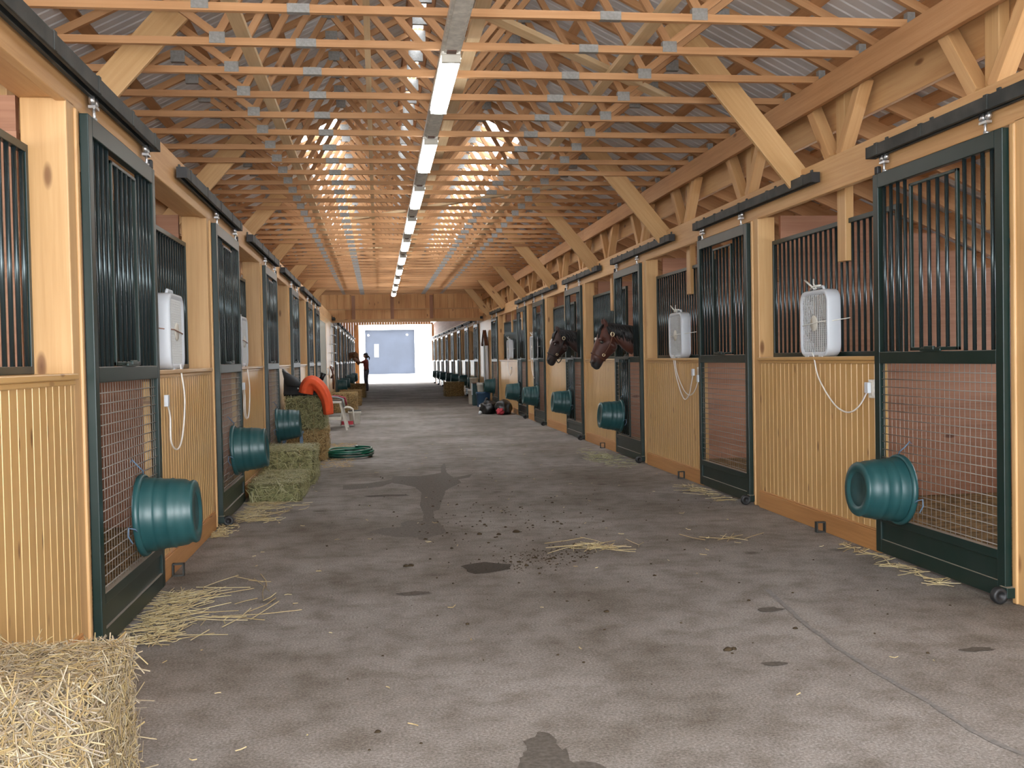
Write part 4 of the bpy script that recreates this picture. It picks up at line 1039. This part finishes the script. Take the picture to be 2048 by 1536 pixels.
def coat_mat(name, col, dark, muzzle):
    m, nt, b, n, l = new_mat(name); tc = n.new('ShaderNodeTexCoord').outputs['Object']
    t = noise(n, l, tc, 5, 4); r = ramp(n, [(.3, tuple(x * .75 for x in col)), (.7, tuple(x * 1.2 for x in col))]); l.new(t.outputs[0], r.inputs[0])
    # dark muzzle and dark lower legs are the animal's own markings
    sp = n.new('ShaderNodeVectorMath'); sp.operation = 'DISTANCE'; sp.inputs[1].default_value = ((300 - 560) * HZ, 0, 1.71 - (1270 - 330) * HZ); l.new(tc, sp.inputs[0])
    k = ramp(n, [(.075, (1, 1, 1)), (.15, (0, 0, 0))]); l.new(sp.outputs['Value'], k.inputs[0])
    c = mixc(n, l, r.outputs[0], muzzle, k.outputs[0])
    sx = n.new('ShaderNodeSeparateXYZ'); l.new(tc, sx.inputs[0]); k2 = ramp(n, [(.35, (1, 1, 1)), (.55, (0, 0, 0))]); l.new(sx.outputs[2], k2.inputs[0])
    c = mixc(n, l, c, dark, k2.outputs[0])
    l.new(c, b.inputs['Base Color']); b.inputs['Roughness'].default_value = .5; b.inputs['Specular IOR Level'].default_value = .4
    b.inputs['Sheen Weight'].default_value = .15
    return m
M['bay'] = coat_mat('bay_coat', (.078, .022, .012), (.015, .011, .010), (.016, .014, .014))
M['darkbay'] = coat_mat('dark_bay_coat', (.034, .013, .009), (.010, .009, .008), (.013, .012, .012))
M['chestnut'] = coat_mat('chestnut_coat', (.30, .11, .035), (.2, .07, .02), (.16, .06, .03))
M['manehair'] = plain('black_mane', (.008, .007, .007), .5)
M['rmane'] = plain('chestnut_mane', (.20, .07, .02), .6)
M['eyeball'] = plain('dark_eye', (.01, .012, .014), .05, 0, .9, coat=1)
M['starwhite'] = plain('white_star_hair', (.62, .58, .53), .8)
M['brass'] = plain('brass_ring', (.62, .52, .33), .3, .8)
HXF = lambda x, y_, z=0, rz=0: Matrix.Translation((x, y_, z)) @ Matrix.Rotation(rz, 4, 'Z')
horse('horse', 'bay horse with a black mane looking out of the third right door', 'bay', 'manehair', 'leather', HXF(2.89, 12.90), 'brownleather', ((352, 610), (330, 680)), 1)
horse('horse', 'darker bay horse with a white star, behind the nearer horse', 'darkbay', 'manehair', 'leather', HXF(2.93, 16.56, .03), 'leather', ((375, 560), (318, 720)), 2)
horse('horse', 'chestnut horse at the far left with the person beside its head', 'chestnut', 'rmane', 'brownleather', HXF(-.98, 47.07, .0, math.pi), 'brownleather', None, 3)

# ------------------------------------------------------------------ person
def person():
    root = empty('person', (-.50, 45.7, 0), R(90))       # local -y... faces +x before the turn; turned to face the horse
    mb = MB()
    def ring(c, rx, ry, n=16): return [Vector((c[0] + math.cos(2 * math.pi * k / n) * rx, c[1] + math.sin(2 * math.pi * k / n) * ry, c[2])) for k in range(n)]
    mb.loft([ring((0, 0, .80), .10, .15), ring((0, 0, .92), .105, .17), ring((0, 0, 1.02), .09, .145), ring((.01, 0, 1.15), .105, .165), ring((.01, 0, 1.27), .105, .185), ring((0, 0, 1.34), .08, .15), ring((0, 0, 1.38), .05, .06), ring((.01, 0, 1.44), .048, .05), ring((.02, 0, 1.47), .062, .058), ring((.025, 0, 1.52), .085, .072), ring((.02, 0, 1.57), .092, .077), ring((.012, 0, 1.62), .085, .072), ring((.01, 0, 1.655), .045, .04)])
    mb.tube([(.105, 0, 1.545), (.125, 0, 1.53), (.108, 0, 1.518)], [.008, .014, .010], 8)      # nose
    mb.tube([(.095, -.02, 1.49), (.104, 0, 1.492), (.095, .02, 1.49)], [.006, .008, .006], 6)
    for sy in (-1, 1):
        mb.tube([(.02, sy * .075, 1.56), (.015, sy * .085, 1.54), (.02, sy * .076, 1.515)], [.010, .016, .008], 8)
        mb.tube([(0, sy * .10, .86), (.02, sy * .10, .50), (.0, sy * .10, .28), (-.01, sy * .10, .09)], [.088, .062, .055, .040], 12)
        mb.tube([(-.05, sy * .10, .045), (.03, sy * .105, .05), (.15, sy * .11, .035)], [.045, .048, .035], 10)
        sh = Vector((0, sy * .185, 1.31)); el = Vector((.20, sy * .20, 1.24)); wr = Vector((.40, sy * .11, 1.36 + .04 * sy))
        mb.tube([sh, sh.lerp(el, .5), el, el.lerp(wr, .5), wr], [.058, .050, .042, .038, .028], 12)
        hd = wr + Vector((.05, 0, .02)); mb.tube([wr, hd, hd + Vector((.035, 0, .008))], [.028, .036, .03], 10)
        for q in range(4):
            f0 = hd + Vector((.035, (q - 1.5) * .018, .012 - .004 * abs(q - 1))); mb.tube([f0, f0 + Vector((.035, 0, -.006)), f0 + Vector((.055 + .006 * (q in (1, 2)), 0, -.028))], [.010, .009, .006], 6)
        th = hd + Vector((-.01, -sy * .03, .005)); mb.tube([th, th + Vector((.03, -sy * .025, .012)), th + Vector((.055, -sy * .025, .0))], [.011, .010, .007], 6)
    b = mb.build('body', 'skin', root); rm = b.modifiers.new('skin', 'REMESH'); rm.mode = 'VOXEL'; rm.voxel_size = .009; rm.use_smooth_shade = True
    # shirt, jeans, boots and cap follow the body slightly larger
    s = MB(); s.loft([ring((0, 0, .94), .118, .184), ring((0, 0, 1.02), .104, .16), ring((.01, 0, 1.15), .118, .178), ring((.01, 0, 1.27), .118, .196), ring((0, 0, 1.35), .09, .158), ring((0, 0, 1.385), .062, .072)])
    for sy in (-1, 1):
        sh = Vector((0, sy * .175, 1.31)); el = Vector((.20, sy * .20, 1.24)); s.tube([sh, sh.lerp(el, .5), el.lerp(sh, .15)], [.072, .062, .056], 12)
    s.build('shirt', 'shirt', root)
    j = MB(); j.loft([ring((0, 0, .80), .115, .165), ring((0, 0, .92), .12, .184), ring((0, 0, 1.0), .107, .165)])
    for sy in (-1, 1): j.tube([(0, sy * .10, .88), (.02, sy * .10, .50), (.0, sy * .10, .28), (-.01, sy * .10, .07)], [.105, .078, .072, .066], 12)
    j.build('jeans', 'jeans', root)
    for sy in (-1, 1): MB().tube([(-.06, sy * .10, .05), (.03, sy * .105, .055), (.16, sy * .11, .04)], [.05, .054, .04], 10).build('boot', 'boot', root)
    c = MB(); c.loft([ring((.015, 0, 1.585), .102, .088), ring((.012, 0, 1.63), .096, .083), ring((.01, 0, 1.672), .055, .048)]); c.box(.08, .19, -.06, .06, 1.585, 1.595); c.build('cap', 'cap', root)
    hb = MB(); hb.loft([ring((-.03, 0, 1.44), .05, .06), ring((-.03, 0, 1.5), .072, .078), ring((-.02, 0, 1.59), .075, .082)]); hb.tube([(-.09, 0, 1.53), (-.15, 0, 1.46), (-.14, 0, 1.36)], [.03, .03, .01], 8); hb.build('hair', 'boot', root)
    for sy in (-1, 1): MB().lathe([(math.sin(t_ * math.pi / 6) * .010, -math.cos(t_ * math.pi / 6) * .010) for t_ in range(7)], (.098, sy * .030, 1.560), 'x', 8).build('eye', 'eyeball', root)
    root.rotation_euler = (0, 0, R(172))
    return tag(root, 'person in a reddish shirt and dark cap, arms raised to the chestnut horse', 'person')
person()

# ------------------------------------------------------------------ tack along the left wall
sr = empty('step_stool', (-1.08, 13.25, 0))
for x in (-.10, .10):
    for yy in (-.12, .12): MB().tube([(x * 1.25, yy * 1.25, 0), (x, yy, .40)], .013, 8).build('leg', 'bluesteel', sr)
MB().box(-.13, .13, -.15, .15, .40, .43).build('step', 'bluesteel', sr, bevel=.006)
tag(sr, 'blue steel step stool on the floor below the third tub on the left', 'stool')
SZ = .862
sa = empty('saddle', (-.98, 13.98, SZ), R(90))      # cantle towards the wall, horn towards the aisle
rings = []
for k in range(11):
    t_ = k / 10; yy = -.25 + .50 * t_; top = .16 + .13 * max(0, t_ - .45) ** 1.3 * 2.2 + .05 * max(0, .3 - t_) * 3; hw = .19 - .05 * abs(t_ - .4)
    rings.append([Vector((math.cos(math.pi * j / 12) * hw * 1.1, yy, math.sin(math.pi * j / 12) * top)) for j in range(13)] + [Vector((-math.cos(math.pi * j / 12) * hw * .8, yy, .004 + math.sin(math.pi * j / 12) * .03)) for j in range(13)])
MB().loft(rings).build('seat', 'leather', sa)
for sx in (-1, 1):
    fl_ = MB(); fl_.loft([[Vector((sx * .16, -.20, .14)), Vector((sx * .16, .24, .16)), Vector((sx * .18, .24, .17)), Vector((sx * .18, -.20, .15))], [Vector((sx * .225, -.27, .02)), Vector((sx * .225, .25, .02)), Vector((sx * .245, .25, .02)), Vector((sx * .245, -.27, .02))]]); fl_.build('flap', 'leather', sa, bevel=.008)
MB().tube([(0, -.22, .20), (-.0, -.25, .25), (-.0, -.265, .29)], [.035, .026, .04], 12).build('horn', 'leather', sa)
mb = MB(); mb.loft([[Vector((-.17, .12, .18)), Vector((.17, .12, .18)), Vector((.17, .17, .18)), Vector((-.17, .17, .18))], [Vector((-.15, .19, .29)), Vector((.15, .19, .29)), Vector((.15, .23, .29)), Vector((-.15, .23, .29))], [Vector((-.05, .26, .36)), Vector((.05, .26, .36)), Vector((.05, .28, .36)), Vector((-.05, .28, .36))]]); mb.build('cantle', 'leather', sa, bevel=.01)
mb = MB(); mb.loft([[Vector((-.22, -.02, .10)), Vector((-.22, .22, .14)), Vector((-.205, .22, .14)), Vector((-.205, -.02, .10))], [Vector((-.24, .06, .24)), Vector((-.24, .262, .345)), Vector((-.225, .262, .345)), Vector((-.225, .06, .24))]]); mb.build('skirt', 'leather', sa, bevel=.006)
mb = MB()
for (yy, z, r_) in ((-.16, .20, .024), (-.19, .15, .014), (.0, .10, .012), (.06, .10, .010)): mb.lathe([(0, -.006), (r_, -.006), (r_ * 1.2, 0), (r_, .006), (0, .006)], (-.235, yy, z), 'x', 12)
mb.build('silver_concho', 'zinc', sa)
tag(sa, 'black western saddle with silver buttons on top of the tall hay stack', 'saddle')
# bunched orange cloth hanging over the aisle end of the stack
pth = bez([(-.93, .90), (-.905, 1.0), (-.85, 1.045), (-.775, 1.0), (-.715, .92), (-.672, .82), (-.655, .72), (-.648, .62)], 4)
rings = []; NR = len(pth)
for i, p_ in enumerate(pth):
    t_ = i / (NR - 1); a = pth[max(0, i - 1)]; b = pth[min(NR - 1, i + 1)]; d_ = Vector((b.x - a.x, 0, b.y - a.y)).normalized(); nr = Vector((d_.z, 0, -d_.x)); th = .085 - .03 * t_
    rings.append([Vector((p_.x, 13.66 + .05 * t_, p_.y)) + nr * th * (-math.cos(6.2832 * k / 24)) * (1 + .20 * math.sin(4 * 6.2832 * k / 24 + 2.2 * t_)) + Vector((0, .15 * math.sin(6.2832 * k / 24) * (1 + .08 * math.sin(7 * 6.2832 * k / 24 + 3 * t_)), 0)) for k in range(24)])
co = MB().loft(rings).build('horse_blanket', 'orange'); co.location = (0, -.08, 0)
tag(co, 'orange cloth hanging over the aisle end of the hay stack by the saddle', 'blanket')
# bench with saddle pads further along
be = empty('pad_bench', (-.86, 20.2, 0))
for x in (-.2, .2):
    for yy in (-.42, .42): MB().beam((x * 1.3, yy, 0), (x * .7, yy, .52), .035, .035).build('leg', 'offwhite', be)
MB().box(-.17, .17, -.5, .5, .52, .56).build('top_board', 'offwhite', be, bevel=.004); MB().box(-.16, .16, -.44, -.41, .2, .26).build('stretcher', 'offwhite', be); tag(be, 'low white bench on the left under the saddle pads', 'bench')
def drape(name, x, y0, y1, ztop, hw, hang, mat, label, cat='pad'):
    vs = []; fs = []; prof = [(-hw - .02, ztop - hang), (-hw - .01, ztop - hang * .5), (-hw, ztop), (-hw * .5, ztop + .03), (0, ztop + .04), (hw * .5, ztop + .03), (hw, ztop), (hw + .01, ztop - hang * .5), (hw + .02, ztop - hang)]
    n = 8
    for k in range(n):
        for (a, b) in prof: vs.append((x + a + .006 * math.sin(k * 1.7), y0 + (y1 - y0) * k / (n - 1), b + .008 * math.sin(k * 2.1 + a * 9)))
    m = len(prof)
    for k in range(n - 1):
        for j in range(m - 1): fs.append((k * m + j, k * m + j + 1, (k + 1) * m + j + 1, (k + 1) * m + j))
    mb = MB(); mb._add(vs, fs, None, True); o = mb.build(name, mat); s_ = o.modifiers.new('thickness', 'SOLIDIFY'); s_.thickness = .02; s_.offset = 1; return tag(o, label, cat)
drape('saddle_pad', -.88, 19.75, 20.15, .58, .20, .14, 'greycloth', 'grey saddle pad on the bench end nearest the camera')
drape('saddle_pad', -.84, 20.2, 20.62, .58, .19, .12, 'maroon', 'maroon saddle pad on the far end of the bench')
wp = drape('saddle_pad', -.62, 20.75, 21.15, .34, .10, .30, 'offwhite', 'white saddle pad with red trim hung low beside the bench')
MB().box(-.735, -.505, 20.73, 20.755, .05, .12).build('red_trim', 'red', wp)
def pail(name, x, yy, z, r0, r1, h_, mat, label, cat='bucket', lid=None):
    o = empty(name, (x, yy, z)); MB().lathe([(0, .006), (r0, .0), (r0 + .004, .01), (r1 - .004, h_ - .05), (r1 + .006, h_ - .045), (r1 + .006, h_), (r1 - .006, h_), (r0 - .004, .02), (0, .018)], (0, 0, 0), 'z', 24).build('shell', mat, o)
    MB().tube([(math.cos(k * math.pi / 10) * (r1 + .008), -.01, h_ - .03 - math.sin(k * math.pi / 10) * r1 * .6) for k in range(11)], .003, 5).build('bail_handle', 'zinc', o)
    if lid: MB().lathe([(0, h_ + .004), (r1 + .008, h_ + .004), (r1 + .01, h_ + .018), (0, h_ + .02)], (0, 0, 0), 'z', 24).build('lid', lid, o)
    return tag(o, label, cat)
pail('plastic_pail', -.50, 21.9, 0, .10, .13, .26, 'offwhite', 'cream pail on the floor left of centre past the bench', lid='black')
pail('muck_tub', 2.86, 28.2, 0, .17, .20, .40, 'bluetub', 'blue plastic tub on the floor by the right wall', 'tub')
# board of goods standing on / around the blue tub
pail('plastic_pail', 2.78, 28.16, .405, .075, .095, .23, 'offwhite', 'cream pail standing on top of the blue tub', lid='white')
pail('plastic_pail', 2.90, 31.3, 0, .12, .14, .75, 'offwhite', 'tall pale container against the right boards behind the blue tub', 'container')
pail('plastic_pail', 2.72, 29.9, 0, .11, .135, .42, 'offwhite', 'cream pail on the floor just left of the blue tub', lid='white')
gc = empty('feed_bin', (2.74, 29.0, 0)); MB().box(-.11, .10, -.14, .14, 0, .62).build('bin_body', 'tubin', gc, bevel=.015); MB().box(-.125, -.11, -.10, .10, .3, .62).build('white_label', 'white', gc); MB().box(-.12, .11, -.15, .15, .62, .645).build('lid', 'brownleather', gc, bevel=.008); tag(gc, 'upright green feed bin with a brown lid beside the blue tub', 'bin')
# black tack bag heap on the right
def blob(name, parent, c, r, mat, seed, flat=.0):
    import bmesh
    from mathutils import noise as mn
    bm = bmesh.new(); bmesh.ops.create_icosphere(bm, subdivisions=4, radius=1)
    for v in bm.verts:
        p = v.co * (1 + .22 * mn.noise(v.co * 2.1 + Vector((seed, seed * 2, 0))))
        v.co = Vector((p.x * r[0], p.y * r[1], max(-c[2] + .002, p.z * r[2]))) 
    me = bpy.data.meshes.new(name); bm.to_mesh(me); bm.free(); me.materials.append(M[mat]); me.polygons.foreach_set('use_smooth', [True] * len(me.polygons))
    o = bpy.data.objects.new(name, me); C.objects.link(o); o.location = c
    if parent: o.parent = parent
    return o
tb = empty('tack_bag', (2.60, 24.4, 0)); blob('bag_body', tb, (0, 0, .14), (.22, .36, .18), 'leather', 3); MB().box(-.225, -.20, -.10, .08, .17, .215).build('white_label', 'white', tb); MB().tube(bez([(-.12, -.2, .26), (-.08, -.1, .36), (-.02, .1, .36), (.02, .2, .27)], 6), .014, 8).build('carry_strap', 'leather', tb); blob('white_toe', tb, (-.24, -.36, .045), (.045, .045, .045), 'white', 1)
tag(tb, 'black tack bag with a white label on the floor by the right wall', 'bag')
tb = empty('tack_bag', (2.90, 24.0, 0)); blob('bag_body', tb, (0, 0, .15), (.20, .34, .20), 'leather', 9); blob('side_pocket', tb, (-.10, -.26, .08), (.10, .14, .09), 'red', 5); MB().tube(bez([(-.16, -.1, .14), (-.10, .0, .24), (.0, .08, .33)], 6), .016, 8).build('tan_strap', 'pale', tb)
tag(tb, 'second black tack bag with a red pocket, closest to the right wall', 'bag')
# leather halter on the left boarding
ht = empty('leather_halter', (WL + .03, 28.9, 0))
mb = MB(); mb.tube([(.02 + .03 * math.sin(k), .13 * math.cos(k * .449), 1.02 + .16 * math.sin(k * .449)) for k in range(14)], .022, 8, closed=True); mb.tube([(.04, .05, .95), (.05, .07, .75), (.04, .10, .55)], [.03, .03, .02], 8); mb.build('strap', 'brownleather', ht); MB().box(-.02, .04, -.02, .02, 1.16, 1.22).build('hook', 'zinc', ht)
tag(ht, 'brown leather halter hanging on the left boarding past the grey door', 'halter')
wd_ = empty('white_wire_rack', (WL + .02, 29.9, 0)); mb = MB()
for k in range(5): mb.box(.0, .10, -.5, .5, 1.3 + .25 * k, 1.32 + .25 * k)
mb.box(0, .02, -.5, -.47, 1.2, 2.4); mb.box(0, .02, .47, .5, 1.2, 2.4); mb.build('shelf_bars', 'white', wd_); tag(wd_, 'white wire rack on the left boarding beyond the leather halter', 'rack')

# ------------------------------------------------------------------ the barn across the yard
bn = empty('barn', (0, 92, 0))
mb = MB(); A, B, ZB, ZT = -1.05, 3.30, .55, 4.05
mb.box(-16, A, 0, .2, 0, 6.5); mb.box(B, 18, 0, .2, 0, 6.5); mb.box(A, B, 0, .2, ZT, 6.5); mb.box(A, B, -.9, .2, 0, ZB * .25); mb.build('wall', 'siding', bn)
mb = MB(); mb.box(A, B, .25, .30, 0, ZT); dl = mb.build('doorway_panel', 'doorway_haze', bn)  # flat panel fills the open doorway, haze is in its colour
MB().box(-.25, .12, .22, .25, 1.65, 2.8).build('painted_light_slit', 'siding', dl);  # white panel painted in for a slit of daylight through the barn
for x in (-.75, 2.65): MB().lathe([(math.sin(t_ * math.pi / 6) * .09, -math.cos(t_ * math.pi / 6) * .09) for t_ in range(7)], (x, .15, 3.6), 'y', 12).build('wall_lamp', 'yardlamp', bn)
mb = MB(); mb._add([(-17, -1, 6.4), (19, -1, 6.4), (19, 8, 9), (-17, 8, 9), (-17, -1, 6.5), (19, -1, 6.5), (19, 8, 9.1), (-17, 8, 9.1)], [(0, 1, 2, 3), (7, 6, 5, 4), (0, 4, 5, 1), (2, 6, 7, 3), (1, 5, 6, 2), (3, 7, 4, 0)]); mb.build('roof', 'roof', bn)
tag(bn, 'white barn across the bright yard with a blue grey panel painted as its hazy open doorway', 'building')
